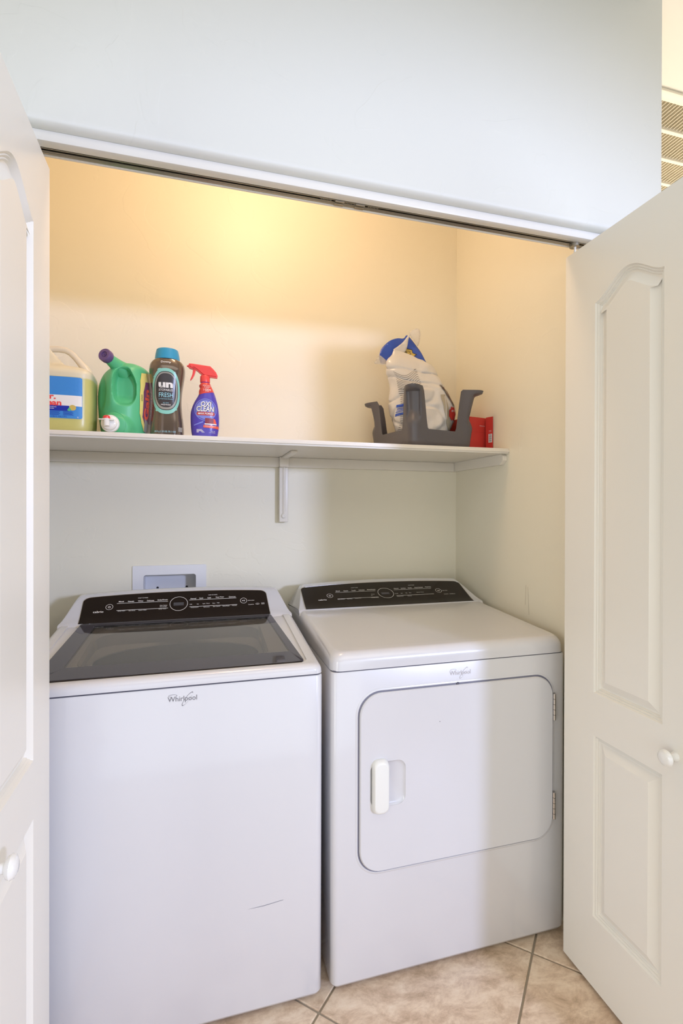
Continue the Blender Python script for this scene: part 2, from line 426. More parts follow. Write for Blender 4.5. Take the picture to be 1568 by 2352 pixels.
# wall over and beside the closet opening, rounded at the arrises
OL, OR, OZ = -0.735, 0.767, 2.077
bm = bmesh.new()
outl = [(-2.5, 0), (OL, 0), (OL, OZ), (OR, OZ), (OR, 0), (0.958, 0), (0.958, 2.80), (-2.5, 2.80)]
f0 = [bm.verts.new((x, -0.135, z)) for x, z in outl]; f1 = [bm.verts.new((x, -0.060, z)) for x, z in outl]
bm.faces.new(f0); bm.faces.new(f1[::-1])
for i in range(8): bm.faces.new((f0[i], f0[(i + 1) % 8], f1[(i + 1) % 8], f1[i]))
bmesh.ops.recalc_face_normals(bm, faces=bm.faces)
be = [e for e in bm.edges if all(abs(v.co.y + 0.135) < 1e-6 for v in e.verts) and
      all(v.co.x in (f0[1].co.x, f0[3].co.x, f0[5].co.x) for v in e.verts) and not all(abs(v.co.z) < 1e-6 for v in e.verts) and not all(v.co.z > 2.7 for v in e.verts)]
bmesh.ops.bevel(bm, geom=be, offset=0.018, segments=6, affect='EDGES', profile=0.5)
bmesh.ops.triangulate(bm, faces=[f for f in bm.faces if len(f.verts) > 4])
struct(bmobj('wall_front', bm, HALLW, angle=50))
# hall shell
struct(box('wall_hall_left', (-2.6, -7.1, 0), (-2.5, 0, 2.80), HALLW))
struct(box('wall_hall_right', (4.5, -7.1, 0), (4.6, 2.5, 2.80), HALLW))
struct(box('wall_hall_end', (0.957, 2.4, 0), (4.5, 2.5, 2.80), HALLW))
struct(box('wall_hall_rear', (-2.5, -7.1, 0), (4.5, -7.0, 2.80), HALLW))
VX0, VX1, VY0, VY1 = 1.18, 1.95, 0.155, 0.64
hc = struct(poly_with_holes([(-2.5, -7.0), (4.5, -7.0), (4.5, 2.4), (0.958, 2.4), (0.958, -0.060), (-2.5, -0.060)],
       [[(VX0, VY0), (VX1, VY0), (VX1, VY1), (VX0, VY1)]], lambda u, v, d: (u, v, 2.80 + d), CEIL, 'ceiling', depth=0.03))
# jambs and head board of the opening
struct(box('trim_1', (OL, -0.112, 2.055), (OR, -0.0885, OZ), TRIM, r=0.002))
struct(box('trim_2', (OL, -0.0665, 2.053), (OR, -0.060, OZ), TRIM, r=0.0015))
struct(box('trim_3', (OL, -0.1115, 0), (OL + 0.012, -0.061, 2.054), TRIM, r=0.002))
struct(box('trim_4', (OR - 0.012, -0.1115, 0), (OR, -0.061, 2.054), TRIM, r=0.002))

# ceiling return-air grille in the hall
vt = thing('ceiling_vent', 'cream slatted return air grille in the hall ceiling at the top right', 'vent', (1.56, 0.40, 2.80))
bm = bmesh.new(); zf = 2.790
add_box(bm, (VX0 - 0.03, VY0 - 0.03, zf), (VX1 + 0.03, VY0 + 0.008, 2.8), 0.002); add_box(bm, (VX0 - 0.03, VY1 - 0.008, zf), (VX1 + 0.03, VY1 + 0.03, 2.8), 0.002)
add_box(bm, (VX0 - 0.03, VY0 + 0.008, zf), (VX0 + 0.008, VY1 - 0.008, 2.8), 0.002); add_box(bm, (VX1 - 0.008, VY0 + 0.008, zf), (VX1 + 0.03, VY1 - 0.008, 2.8), 0.002)
bmobj('frame', bm, VENTM, vt)
for y in (0.277, 0.403, 0.529): box('divider', (VX0 + 0.008, y - 0.008, zf), (VX1 - 0.008, y + 0.008, 2.812), VENTM, vt, 0.001, 1)
box('duct', (VX0, VY0, 2.84), (VX1, VY1, 2.90), VENTM, vt)
sm = None; nsl = 48
for k in range(nsl):
    x = VX0 + 0.012 + (VX1 - VX0 - 0.024) * k / (nsl - 1)
    if sm is None:
        bm = bmesh.new(); add_box(bm, (-0.0009, VY0 - 0.4 + 0.002, -0.010), (0.0009, VY1 - 0.4 - 0.002, 0.010))
        bmesh.ops.rotate(bm, verts=bm.verts, matrix=Matrix.Rotation(R(38), 3, 'Y'))
        sm = bpy.data.meshes.new('slat'); bm.to_mesh(sm); bm.free(); sm.materials.append(VENTM)
    o = bpy.data.objects.new('slat', sm); C.objects.link(o); o.parent = vt; o.location = (x - 1.56, 0, 0.004)

# closet ceiling lamp
cl = thing('ceiling_lamp', 'round warm ceiling lamp inside the closet above the shelf', 'lamp', (-0.12, 0.12, ZC))
lathe('base', [(0.0, 0), (0.07, 0), (0.07, -0.012), (0, -0.012)], (-0.12, 0.12, ZC), (0, 0, 1), KNOB, cl)
lathe('glass_shade', [(0.0, -0.012), (0.055, -0.012), (0.058, -0.022), (0.046, -0.036), (0.022, -0.044), (0, -0.046)], (-0.12, 0.12, ZC), (0, 0, 1), LAMPG, cl)

# ------------------------------------------------------------------ bifold doors
DW, DH = 0.432, 2.005
def offset_poly(P, d):
    n = len(P); out = []
    for i in range(n):
        a, b, c = Vector(P[i - 1]), Vector(P[i]), Vector(P[(i + 1) % n])
        d1, d2 = (b - a).normalized(), (c - b).normalized()
        n1, n2 = Vector((-d1.y, d1.x)), Vector((-d2.y, d2.x)); m = (n1 + n2)
        m = m / max(m.dot(n1), 0.35) if m.length > 1e-6 else n1
        out.append(tuple(b + m * d))
    return out
def door_leaf(name, parent, F, label=None):
    """F(u, v, d) -> world; u across from the far edge, v up, d depth behind the room face"""
    u0, u1 = 0.112, 0.320
    lower = [(u0, 0.190), (u1, 0.190), (u1, 0.676), (u0, 0.676)]
    arch = [(u0, 0.790), (u1, 0.790)]
    N = 28
    for i in range(N + 1):
        s = 1 - i / N; arch.append((u0 + (u1 - u0) * s, 1.831 + 0.051 * (0.5 - 0.5 * math.cos(2 * math.pi * s)) ** 0.85))
    prof = [(0.0, 0.0), (0.003, 0.0055), (0.006, 0.0038), (0.0085, 0.0085), (0.0115, 0.0068), (0.014, 0.0118), (0.018, 0.0120), (0.037, 0.0020), (0.0385, 0.0010)]
    bm = bmesh.new(); es = []; out = [(0, 0), (DW, 0), (DW, DH), (0, DH)]
    def ev(loop, d): return [bm.verts.new(F(p[0], p[1], d)) for p in loop]
    vs = ev(out, 0); es += [bm.edges.new((vs[i], vs[(i + 1) % 4])) for i in range(4)]
    for P in (lower, arch):
        P2 = []
        for q in P:
            if not P2 or math.dist(q, P2[-1]) > 1e-5: P2.append(q)
        r0 = ev(P2, 0); es += [bm.edges.new((r0[i], r0[(i + 1) % len(r0)])) for i in range(len(r0))]
        prev = r0
        for off, dp in prof[1:]:
            r1 = ev(offset_poly(P2, off), dp)
            for i in range(len(r0)): bm.faces.new((prev[i], prev[(i + 1) % len(r0)], r1[(i + 1) % len(r0)], r1[i]))
            prev = r1
        bm.faces.new(prev)
    bmesh.ops.triangle_fill(bm, use_beauty=True, use_dissolve=False, edges=es)
    back = ev(out, 0.035); bm.faces.new(back[::-1])
    for i in range(4): bm.faces.new((vs[i], back[i], back[(i + 1) % 4], vs[(i + 1) % 4]))
    bmesh.ops.recalc_face_normals(bm, faces=bm.faces)
    return bmobj(name, bm, DOOR, parent, angle=18, label=label)
def door(name, ox, oy, ang, side, knob_u, knob_z, label):
    """side = +1: room face looks to -X (right-hand door); -1: looks to +X"""
    e = thing(name, label, 'door', (ox, oy - 0.2, 0.0)); e['kind'] = 'structure'
    ca, sa = math.cos(ang), math.sin(ang)      # along = direction from far edge towards the room
    al = Vector((-side * sa, -ca, 0)) if side > 0 else Vector((sa, -ca, 0))
    nb = Vector((side * ca, -sa * (1 if side > 0 else -1) * side, 0)) if side > 0 else Vector((-ca, -sa, 0))
    F = lambda u, v, d: tuple(Vector((ox, oy, 0.015)) + al * u + nb * d + Vector((0, 0, v)))
    door_leaf('lead_leaf', e, F)
    F2 = lambda u, v, d: F(u, v, 0.0745 - d)
    door_leaf('pivot_leaf', e, F2)
    k0 = F(knob_u, knob_z - 0.015, 0)
    lathe('knob', [(0.0, 0), (0.011, 0), (0.010, 0.004), (0.0075, 0.010), (0.0085, 0.016), (0.016, 0.021), (0.0185, 0.026), (0.0165, 0.031), (0.010, 0.0345), (0, 0.0355)], k0, -nb, KNOB, e)
    for z in (0.25, 1.02, 1.78):
        bm = bmesh.new(); p = Vector(F(DW + 0.0025, z - 0.03, 0.037))
        tube(bm, [p, p + Vector((0, 0, 0.06))], 0.0028, 8); bmobj('hinge', bm, CHROME, e)
    for u, nm in ((0.0155, 'guide_pin'), ):
        p = Vector(F(u, DH, 0.0175)); bm = bmesh.new(); tube(bm, [p - Vector((0, 0, 0.004)), p + Vector((0, 0, 0.046))], 0.0035, 10); bmobj(nm, bm, KNOB, e)
    return e
door('door_1', -0.6475, -0.074, R(0.8), -1, 0.318, 0.735, 'white arched-panel bifold door folded open on the left, beside the washer')
door('door_2', 0.678, -0.065, R(0.5), 1, 0.352, 0.748, 'white arched-panel bifold door folded open on the right, in front of the dryer')

# overhead door track
tk = thing('door_track', 'metal bifold track along the underside of the door head', 'track', (0.015, -0.08, OZ))
bm = bmesh.new()
add_box(bm, (OL + 0.013, -0.0880, 2.0745), (OR - 0.013, -0.0670, 2.0765))
for y in (-0.0880, -0.0682): add_box(bm, (OL + 0.013, y, 2.0555), (OR - 0.013, y + 0.0012, 2.0745))
add_box(bm, (OL + 0.013, -0.0876, 2.0545), (OR - 0.013, -0.0855, 2.0557)); add_box(bm, (OL + 0.013, -0.0795, 2.0545), (OR - 0.013, -0.0682, 2.0557))
add_box(bm, (OL + 0.013, -0.0750, 2.0535), (OR - 0.013, -0.0735, 2.0546))
bmobj('channel', bm, TRACKM, tk)
for x, n_ in ((-0.005, 0), (0.048, 1)):
    bm = bmesh.new(); add_box(bm, (x - 0.012, -0.0878, 2.0515), (x + 0.012, -0.0830, 2.060), 0.001, 1); add_box(bm, (x - 0.012, -0.0790, 2.0515), (x + 0.012, -0.0690, 2.060), 0.001, 1)
    add_box(bm, (x - 0.006, -0.0830, 2.060), (x + 0.006, -0.0790, 2.064)); bmobj('snubber_clip', bm, TRACKM, tk)
for x in (0.022, -0.04, 0.082):
    bm = bmesh.new(); pts = [(x - 0.014 + 0.028 * i / 40, -0.0825 + 0.0028 * math.cos(i * 1.7), 2.0575 + 0.0035 * math.sin(i * 1.7)) for i in range(41)]
    tube(bm, pts, 0.0008, 5); bmobj('spring', bm, TRACKM, tk)
lathe('pivot_bracket', [(0, 0), (0.013, 0), (0.013, 0.010), (0.005, 0.012), (0, 0.012)], (0.693, -0.0805, 2.046), (0, 0, 1), TRACKM, tk)

# ------------------------------------------------------------------ shelf
sh = thing('wall_shelf', 'cream painted closet shelf on wall cleats above the washer and dryer', 'shelf', (0, YB, 1.50))
bm = bmesh.new(); add_box(bm, (XL + 0.001, 0.330, 1.5024), (XR - 0.001, YB - 0.001, 1.5214), 0.0)
bmesh.ops.bevel(bm, geom=[e for e in bm.edges if all(abs(v.co.y - 0.33) < 1e-5 for v in e.verts) and abs(e.verts[0].co.z - e.verts[1].co.z) < 1e-5], offset=0.006, segments=4, affect='EDGES')
bmobj('board', bm, SHELF, sh)
box('cleat', (XL + 0.02, YB - 0.018, 1.463), (XR - 0.019, YB - 0.0005, 1.5022), SHELF, sh, 0.002)
bm = bmesh.new()
prof = [(0.356, 1.5020), (0.348, 1.494), (0.348, 1.478), (0.366, 1.4635), (YB - 0.0005, 1.4635), (YB - 0.0005, 1.5020)]
for s, nm in ((XR - 0.0185, XR - 0.0005), (XL + 0.0005, XL + 0.0185)):
    bm = bmesh.new(); a = [bm.verts.new((s, y, z)) for y, z in prof]; b = [bm.verts.new((nm, y, z)) for y, z in prof]
    bm.faces.new(a); bm.faces.new(b[::-1])
    for i in range(6): bm.faces.new((a[i], a[(i + 1) % 6], b[(i + 1) % 6], b[i]))
    bmesh.ops.recalc_face_normals(bm, faces=bm.faces); bmobj('side_cleat', bm, SHELF, sh)
# bracket: wall leg with a raised rib and a boss, arm under the shelf
bx = -0.016; br = None
bm = bmesh.new(); add_box(bm, (bx - 0.018, YB - 0.030, 1.243), (bx + 0.018, YB - 0.0008, 1.4625), 0.003, 3); add_box(bm, (bx - 0.018, YB - 0.045, 1.4625), (bx + 0.018, YB - 0.0185, 1.5018), 0.002)
br = bmobj('bracket', bm, SHELF, sh)
bm = bmesh.new(); tube(bm, [(bx, YB - 0.0300, 1.272), (bx, YB - 0.0300, 1.496)], 0.0040, 8); tube(bm, [(bx - 0.006, YB - 0.0295, 1.285), (bx - 0.006, YB - 0.0295, 1.48)], 0.0015, 6); tube(bm, [(bx + 0.006, YB - 0.0295, 1.285), (bx + 0.006, YB - 0.0295, 1.48)], 0.0015, 6)
bmobj('rib', bm, SHELF, br)
lathe('screw_boss', [(0, 0), (0.0095, 0), (0.0095, 0.004), (0.0070, 0.006), (0.0030, 0.006), (0.0028, 0.0045), (0, 0.0045)], (bx, YB - 0.0298, 1.268), (0, -1, 0), SHELF, br)
bm = bmesh.new(); add_box(bm, (bx - 0.012, 0.47, 1.4935), (bx + 0.012, YB - 0.045, 1.5018), 0.002); bmobj('arm', bm, SHELF, br)

# ------------------------------------------------------------------ washer outlet box
ob_ = thing('washer_outlet_box', 'white plastic washer outlet box set in the wall behind the washer', 'outlet box', (-0.447, YB, 0.88))
cxb = -0.447
poly_with_holes(rrect(cxb, 0.972, 0.133, 0.108, 0.004), [rrect(cxb, 0.970, 0.0945, 0.0745, 0.009)], lambda u, v, d: (u, YB - 0.006 + d, v), WPLAS, 'cover_frame', ob_, depth=0.0058)
rings = [[(p[0], YB - 0.005 + d, p[1]) for p in rrect(cxb, 0.970, 0.0942, 0.0742, 0.009)] for d in (0, 0.075)]
vs, fs = loft(rings, cap0=False, cap1=True); mesh('recess', vs, fs, WPLAS, ob_)
for x, z in ((-0.497, 0.985), (-0.388, 0.985)): lathe('screw_hole', [(0, 0), (0.004, 0), (0.0045, 0.0015), (0.0015, 0.002), (0, 0.002)], (x, YB + 0.070, z), (0, -1, 0), DARK, ob_)

# ------------------------------------------------------------------ appliances
def ring3(x0, x1, y0, y1, r, zf, seg=6, side=10):
    return [(p[0], p[1], zf(p[0], p[1])) for p in rrect((x0 + x1) / 2, (y0 + y1) / 2, (x1 - x0) / 2, (y1 - y0) / 2, r, seg, side)]
def smooth01(t): t = max(0, min(1, t)); return t * t * (3 - 2 * t)
class Console:
    def __init__(s, x0, x1, yf, zf, yt, zt, yback, vc, vdrop, wside, zdeck):
        s.__dict__.update(locals()); L_ = math.hypot(yt - yf, zt - zf); s.d = ((yt - yf) / L_, (zt - zf) / L_)
    def top(s, x):
        xc = (s.x0 + s.x1) / 2; hw = (s.x1 - s.x0) / 2; t = abs(x - xc) / hw
        v = s.vc - s.vdrop * t ** 2.2
        e = min(x - s.x0, s.x1 - x); return v * smooth01((e + 0.004) / s.wside)
    def p(s, x, v, eps=0):
        fl = max(0, 0.03 - v); y = s.yf + s.d[0] * v - 8 * fl * fl; z = s.zf + s.d[1] * v
        return Vector((x, y - s.d[1] * eps, z + s.d[0] * eps))
    def build(s, m, parent):
        xs = []; n = 14
        for i in range(n + 1): xs.append(s.x0 + s.wside * 1.2 * (i / n))
        for i in range(1, 30): xs.append(s.x0 + s.wside * 1.2 + (s.x1 - s.x0 - 2.4 * s.wside) * i / 30)
        for i in range(n + 1): xs.append(s.x1 - s.wside * 1.2 * (1 - i / n))
        rings = []
        for x in xs:
            vt_ = max(s.top(x), 0.0005); r = [(x, s.yf - 0.02, s.zdeck - 0.012), (x, s.yf - 0.0095, s.zf - 0.0)]
            for k in range(1, 9): q = s.p(x, vt_ * k / 8); r.append(tuple(q))
            a = Vector(r[-1]); rr = min(0.012, vt_ * 0.3)
            for k in range(1, 7):
                t = k / 6; r.append((x, a.y + rr * 2.4 * t, a.z + rr * 0.55 * math.sin(math.pi * t * 0.8) - rr * 0.25 * t))
            b = Vector(r[-1]); yb = s.yback
            r += [(x, b.y + (yb - b.y) * 0.5, b.z - 0.004), (x, yb - 0.01, b.z - 0.010), (x, yb, b.z - 0.022), (x, yb, s.zdeck - 0.012)]
            rings.append(r)
        vs, fs = loft(rings); return mesh('control_console', vs, fs, m, parent, angle=50)
    def panel(s, xl0, xr0, xl1, xr1, vin, m, parent):
        """glossy dark panel from v=0 to just under the arc; bottom xl0..xr0, top xl1..xr1"""
        vt_ = lambda x: s.vc - s.vdrop * (abs(x - (s.x0 + s.x1) / 2) / ((s.x1 - s.x0) / 2)) ** 2.2 - vin
        rings = []; nx = 60; nv = 12; rc = 0.022
        for i in range(nx + 1):
            t = i / nx; t = 0.5 - 0.5 * math.cos(math.pi * t)
            xm = xl1 + (xr1 - xl1) * t; e = min(xm - xl1, xr1 - xm)
            top = vt_(xm); 
            if e < rc: top -= rc * 0.75 * (1 - math.sqrt(max(0, 1 - ((rc - e) / rc) ** 2)))
            col = []
            for k in range(nv + 1):
                q = k / nv; v = 0.001 + (top - 0.001) * q
                x = (xl0 + (xr0 - xl0) * t) * (1 - q) + xm * q
                if t < 0.02 or t > 0.98: pass
                col.append(tuple(s.p(x, v, 0.0016)))
            rings.append(col)
        vs, fs = loft(rings, close=False, cap0=False, cap1=False)
        o = mesh('control_panel', vs, fs, m, parent, angle=50)
        # slim bright bezel line around the panel
        out = [rings[i][-1] for i in range(nx + 1)]; l = rings[0][:-1]; r_ = rings[-1][:-1][::-1]
        bm = bmesh.new(); tube(bm, [Vector(q) for q in l + out + r_], 0.0011, 6); bmobj('bezel', bm, CHROME, o)
        return o
def legend(con, items, parent, cxy):
    pr = Print(lambda u, v, e: con.p(u, v, 0.0019 + e), 0.0002)
    lo = 1.0
    for s_, x, v, w_ in items:
        if s_ == 'L': pr.rect(x - w_ / 2, x + w_ / 2, v - 0.0007, v + 0.0007, LEGEND, tol=0.05)
        elif s_ in ('O1', 'O2'):
            pr.ring(x, v, w_ / 2, w_ / 2, 0.0011, LEGEND)
            if s_ == 'O1': pr.ring(x, v, 0.0042, 0.0042, 0.0012, LEGEND, a0=125, a1=415); pr.rect(x - 0.0006, x + 0.0006, v, v + 0.0045, LEGEND, 2)
            else: pr.poly([(x - 0.0045, v - 0.003), (x - 0.0005, v), (x - 0.0045, v + 0.003)], LEGEND); pr.rect(x + 0.0005, x + 0.0017, v - 0.003, v + 0.003, LEGEND); pr.rect(x + 0.0029, x + 0.0041, v - 0.003, v + 0.003, LEGEND)
        elif s_ == 'DIAL': pr.ring(x, v, w_ / 2, w_ / 2, 0.0013, LEGEND, n=64)
        elif s_ == 'DISP': pr.rect(x - 0.0165, x + 0.0165, v - 0.006, v + 0.007, LEGDIM, r=0.001)
        elif s_ == 'OV': pr.ring(x, v, 0.0065, 0.0032, 0.0008, LEGEND); pr.text('A', x, v, h=0.003, m=LEGEND)
        elif s_ == 'SQ':
            for a, b in ((-1, -1), (1, -1), (-1, 1), (1, 1)): pass
            pr.rect(x - 0.005, x + 0.005, v - 0.0033, v - 0.0027, LEGEND); pr.rect(x - 0.005, x + 0.005, v + 0.0027, v + 0.0033, LEGEND); pr.rect(x - 0.005, x - 0.0044, v - 0.003, v + 0.003, LEGEND); pr.rect(x + 0.0044, x + 0.005, v - 0.003, v + 0.003, LEGEND); pr.rect(x - 0.0035, x + 0.0035, v - 0.0015, v - 0.0003, LEGEND)
        elif s_ == 'cabrio': pr.text(s_, x, v, w=w_, h=0.0078, m=LEGEND, bold=0.012)
        else:
            big = abs(v - items[4][2]) < 0.004; hh = 0.0052 if big else 0.0040
            pr.text(s_, x, v + (0.0006 if big else 0), w=w_, h=hh * (1.15 if any(c in s_ for c in 'pygQ') else 1), m=LEGEND, bold=0.02 if big else 0.0)
    return pr.build('printed_legend', parent)
def badge(x, z, w_, m, parent, name='badge'):
    pr = Print(lambda u, v, e: Vector((u, -0.0034 - e, v)) if x < 0 else Vector((u, -0.0006 - e, v)), 0.0002)
    pr.text('Whirlpool', x, z, w=w_, h=w_ * 0.235, m=m, layer=2)
    for k, (rx, ry, rot) in enumerate([(0.30, 0.075, 52)]):
        ca, sa = math.cos(R(rot)), math.sin(R(rot)); n = 36; P = []; x2 = x + 0.17 * w_
        for i in range(n + 1):
            a = R(-20 + 330 * i / n)
            for q in (1.0, 0.90 - 0.05 * math.sin(a)): P.append((x2 + w_ * (rx * q * math.cos(a) * ca - ry * q * math.sin(a) * sa), z + w_ * (rx * q * math.cos(a) * sa + ry * q * math.sin(a) * ca)))
        pr.tri(P, [t for i in range(n) for t in ((2 * i, 2 * i + 1, 2 * i + 3), (2 * i, 2 * i + 3, 2 * i + 2))], m, 1, None)
    pr.ring(x - 0.33 * w_, z + 0.15 * w_, 0.15 * w_, 0.045 * w_, 0.012 * w_, m, a0=-40, a1=250)
    return pr.build(name, parent)
def cabinet(x0, x1, y0, y1, zt, parent, mats=WHITE):
    rings = []
    for z, ins, r in [(0.012, 0.012, 0.014), (0.016, 0.005, 0.016), (0.026, 0.0, 0.018), (zt - 0.004, 0.0, 0.018), (zt - 0.001, 0.0015, 0.018)]:
        rings.append(ring3(x0 + ins, x1 - ins, y0 + ins, y1, r, lambda x, y: z))
    vs, fs = loft(rings); return mesh('cabinet', vs, fs, mats, parent)

# ---- washer
WX0, WX1, WY, ZS = -0.765, -0.025, -0.003, 0.859
wa = thing('washing_machine', 'white top-loading washer with tinted glass lid, left of the dryer', 'washing machine', ((WX0 + WX1) / 2, 0.35, 0.0))
cab = cabinet(WX0, WX1, WY, 0.690, ZS, wa)
for x in (WX0 + 0.06, WX1 - 0.06):
    for y in (0.06, 0.63): lathe('foot', [(0, 0), (0.022, 0), (0.022, 0.006), (0.012, 0.008), (0.012, 0.03), (0, 0.03)], (x, y, 0.0), (0, 0, 1), SEAM, wa)
rr = [ring3(WX0 + 0.004, WX1 - 0.004, WY + 0.004, 0.686, 0.016, lambda x, y, z=z: z) for z in (ZS - 0.002, ZS + 0.004)]
vs, fs = loft(rr); mesh('seam_gasket', vs, fs, SEAM, wa)
HW = lambda x, y: 0.884 + 0.098 * max(0, min(y, 0.47) - 0.02)      # deck line under the lid rises to the console
px0, px1, py0, py1 = -0.640, -0.150, 0.085, 0.400                       # wash opening
rings = [ring3(WX0, WX1, WY, 0.69, 0.02, lambda x, y: ZS + 0.003)]
for k in range(8):
    a = R(90 * k / 7); ins = 0.020 * (1 - math.cos(a)); dz = 0.020 * (1 - math.sin(a))
    rings.append(ring3(WX0 + ins, WX1 - ins, WY + ins, 0.69 - ins, 0.022, lambda x, y: HW(x, y) + 0.0035 - dz))
for t in (0.25, 0.3):
    rings.append(ring3(WX0 + 0.035, WX1 - 0.035, WY + 0.026 + t * 0.01, 0.66, 0.02, lambda x, y: HW(x, y) + (0.003 if t == 0.25 else -0.001)))
for t in (0.0, 0.5, 1.0):
    q = t; rings.append(ring3((WX0 + 0.042) * (1 - q) + px0 * q, (WX1 - 0.042) * (1 - q) + px1 * q, 0.034 * (1 - q) + py0 * q, 0.65 * (1 - q) + py1 * q, 0.03 + 0.03 * q, lambda x, y: HW(x, y) - 0.001))
rings.append(ring3(px0 + 0.006, px1 - 0.006, py0 + 0.006, py1 - 0.006, 0.06, lambda x, y: HW(x, y) - 0.012))
cx_, cy_ = (px0 + px1) / 2, (py0 + py1) / 2 + 0.0
def circ_ring(rad, z, ref):
    out = []
    for p in ref:
        d = Vector((p[0] - cx_, (p[1] - cy_) * 1.35, 0)); d.normalize(); out.append((cx_ + d.x * rad * 1.28, cy_ + d.y * rad * 0.86, z))
    return out
rings.append([(p[0], p[1], 0.872) for p in rings[-1]])
vs, fs = loft(rings, cap1=False); top = mesh('top_frame', vs, fs, WHITE, wa, angle=28)
ref = rings[-1]
rr = [[(p[0] * 0.999 + cx_ * 0.001, p[1], 0.8725) for p in ref], circ_ring(0.178, 0.866, ref), circ_ring(0.174, 0.845, ref)]
vs, fs = loft(rr, cap0=False, cap1=False); mesh('tub_ring', vs, fs, BASKET, wa)
rr = [circ_ring(0.172, 0.852, ref), circ_ring(0.165, 0.835, ref), circ_ring(0.165, 0.56, ref), circ_ring(0.05, 0.55, ref)]
vs, fs = loft(rr, cap0=False, cap1=True); mesh('wash_basket', vs, fs, CHROME, wa)
lathe('agitator', [(0.0, 0), (0.12, 0), (0.10, 0.02), (0.035, 0.05), (0.03, 0.20), (0.02, 0.215), (0, 0.215)], (cx_, cy_, 0.552), (0, 0, 1), BASKET, wa)
# lid: glass slab with a printed border; front edge wider than the back
LZ = lambda y: 0.8905 + 0.0985 * (y - 0.027)
def lidpt(s, t, dz=0):      # s across 0..1, t back 0..1
    y = 0.027 + (0.4525 - 0.027) * t; xl = -0.716 + 0.020 * t; xr = -0.068 - 0.0335 * t
    return Vector((xl + (xr - xl) * s, y, LZ(y) + dz))
lid = thing('lid', None, None, (0, 0, 0)); lid.parent = wa; lid.location = (-wa.location.x, -wa.location.y, 0)
def lid_ring(s0, s1, t0, t1, r, dz, n=8):
    return [tuple(lidpt(p[0], p[1], dz)) for p in rrect((s0 + s1) / 2, (t0 + t1) / 2, (s1 - s0) / 2, (t1 - t0) / 2, r, n, 4)]
rr = [lid_ring(0.001, 0.999, 0.001, 0.999, 0.03, -0.0075), lid_ring(0, 1, 0, 1, 0.03, -0.006), lid_ring(0, 1, 0, 1, 0.03, -0.0015), lid_ring(0.0025, 0.9975, 0.003, 0.997, 0.03, 0),
      lid_ring(0.080, 0.965, 0.17, 0.93, 0.01, 0), lid_ring(0.0805, 0.9645, 0.171, 0.929, 0.01, -0.007)]
vs, fs = loft(rr + [rr[0]], cap0=False, cap1=False); mesh('lid_border', vs, fs, LIDFRAME, lid)
vs = [tuple(lidpt(*q, -0.0006)) for q in ((0.0802, 0.1705), (0.9648, 0.1705), (0.9648, 0.9295), (0.0802, 0.9295))]
mesh('lid_glass', vs, [(0, 1, 2, 3)], LIDGLASS, lid, smooth=False)
bm = bmesh.new(); tube(bm, [lidpt(0.012, 0.0, -0.0048), lidpt(0.988, 0.0, -0.0048)], 0.0042, 10); bmobj('lid_trim', bm, PANEL, lid, label='black front edge strip of the glass')
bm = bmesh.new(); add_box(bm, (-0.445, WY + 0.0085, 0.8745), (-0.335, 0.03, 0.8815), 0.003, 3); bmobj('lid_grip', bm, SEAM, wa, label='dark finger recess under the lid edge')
wc = Console(WX0 + 0.004, WX1 - 0.004, 0.455, 0.930, 0.53, 1.0, 0.672, 0.121, 0.018, 0.052, 0.925)
wcon = wc.build(WHITE, wa)
wp = wc.panel(-0.704, -0.1025, -0.703, -0.1085, 0.0085, PANEL, wcon)
WLEG=[('cabrio', -0.6527, 0.0427, 0.0308), ('O1', -0.6218, 0.0599, 0.0224), ('L', -0.5207, 0.0728, 0.159), ('L', -0.5193, 0.0449, 0.1586), ('Mixed', -0.5878, 0.0793, 0.0154), ('Casuals', -0.5579, 0.0787, 0.0189), ('Whites', -0.528, 0.0786, 0.0164), ('Delicates', -0.4965, 0.0784, 0.0223), ('Bulky/Sheets', -0.4583, 0.0786, 0.0322), ('WHAT TO WASH', -0.5217, 0.0914, 0.0313), ('Clean Washer', -0.4542, 0.0569, 0.0238), ('Rinse & Spin', -0.4549, 0.0509, 0.0217), ('Delay Start', -0.5833, 0.0415, 0.0223), ('End Rinse', -0.5514, 0.0418, 0.0194), ('Steam Clean', -0.5194, 0.0419, 0.0248), ('Utility Tools', -0.4576, 0.042, 0.0238), ('DIAL', -0.406, 0.0609, 0.0582), ('DISP', -0.4062, 0.059, 0.0383), ('L', -0.2934, 0.0739, 0.158), ('L', -0.2919, 0.0458, 0.1589), ('Normal', -0.3589, 0.0789, 0.0183), ('Quick', -0.3326, 0.0789, 0.0135), ('Cold', -0.3064, 0.0793, 0.0112), ('Deep Water', -0.2701, 0.0799, 0.0278), ('ColorLast', -0.228, 0.0796, 0.0233), ('HOW TO WASH', -0.2938, 0.0921, 0.0293), ('Cold', -0.367, 0.0558, 0.0076), ('Hot', -0.3439, 0.0557, 0.0059), ('Light', -0.3239, 0.0557, 0.009), ('Heavy', -0.3101, 0.0559, 0.0111), ('Slow', -0.2907, 0.0558, 0.0091), ('High', -0.2764, 0.0563, 0.0083), ('Temperature', -0.3548, 0.042, 0.0256), ('Soil Level', -0.3155, 0.0418, 0.0193), ('Spin Speed', -0.2825, 0.042, 0.0233), ('Extra Rinse', -0.2503, 0.0421, 0.0224), ('Presoak', -0.2221, 0.0427, 0.0158), ('O2', -0.1899, 0.0612, 0.0232), ('Hold to Start', -0.164, 0.061, 0.0224), ('Conserve', -0.1652, 0.0435, 0.019), ('OV', -0.1428, 0.0446, 0.0139), ('SQ', -0.1241, 0.0454, 0.0112)]
legend(wc, WLEG, wcon, None)
badge(-0.377, 0.8295, 0.068, BADGE, wa)

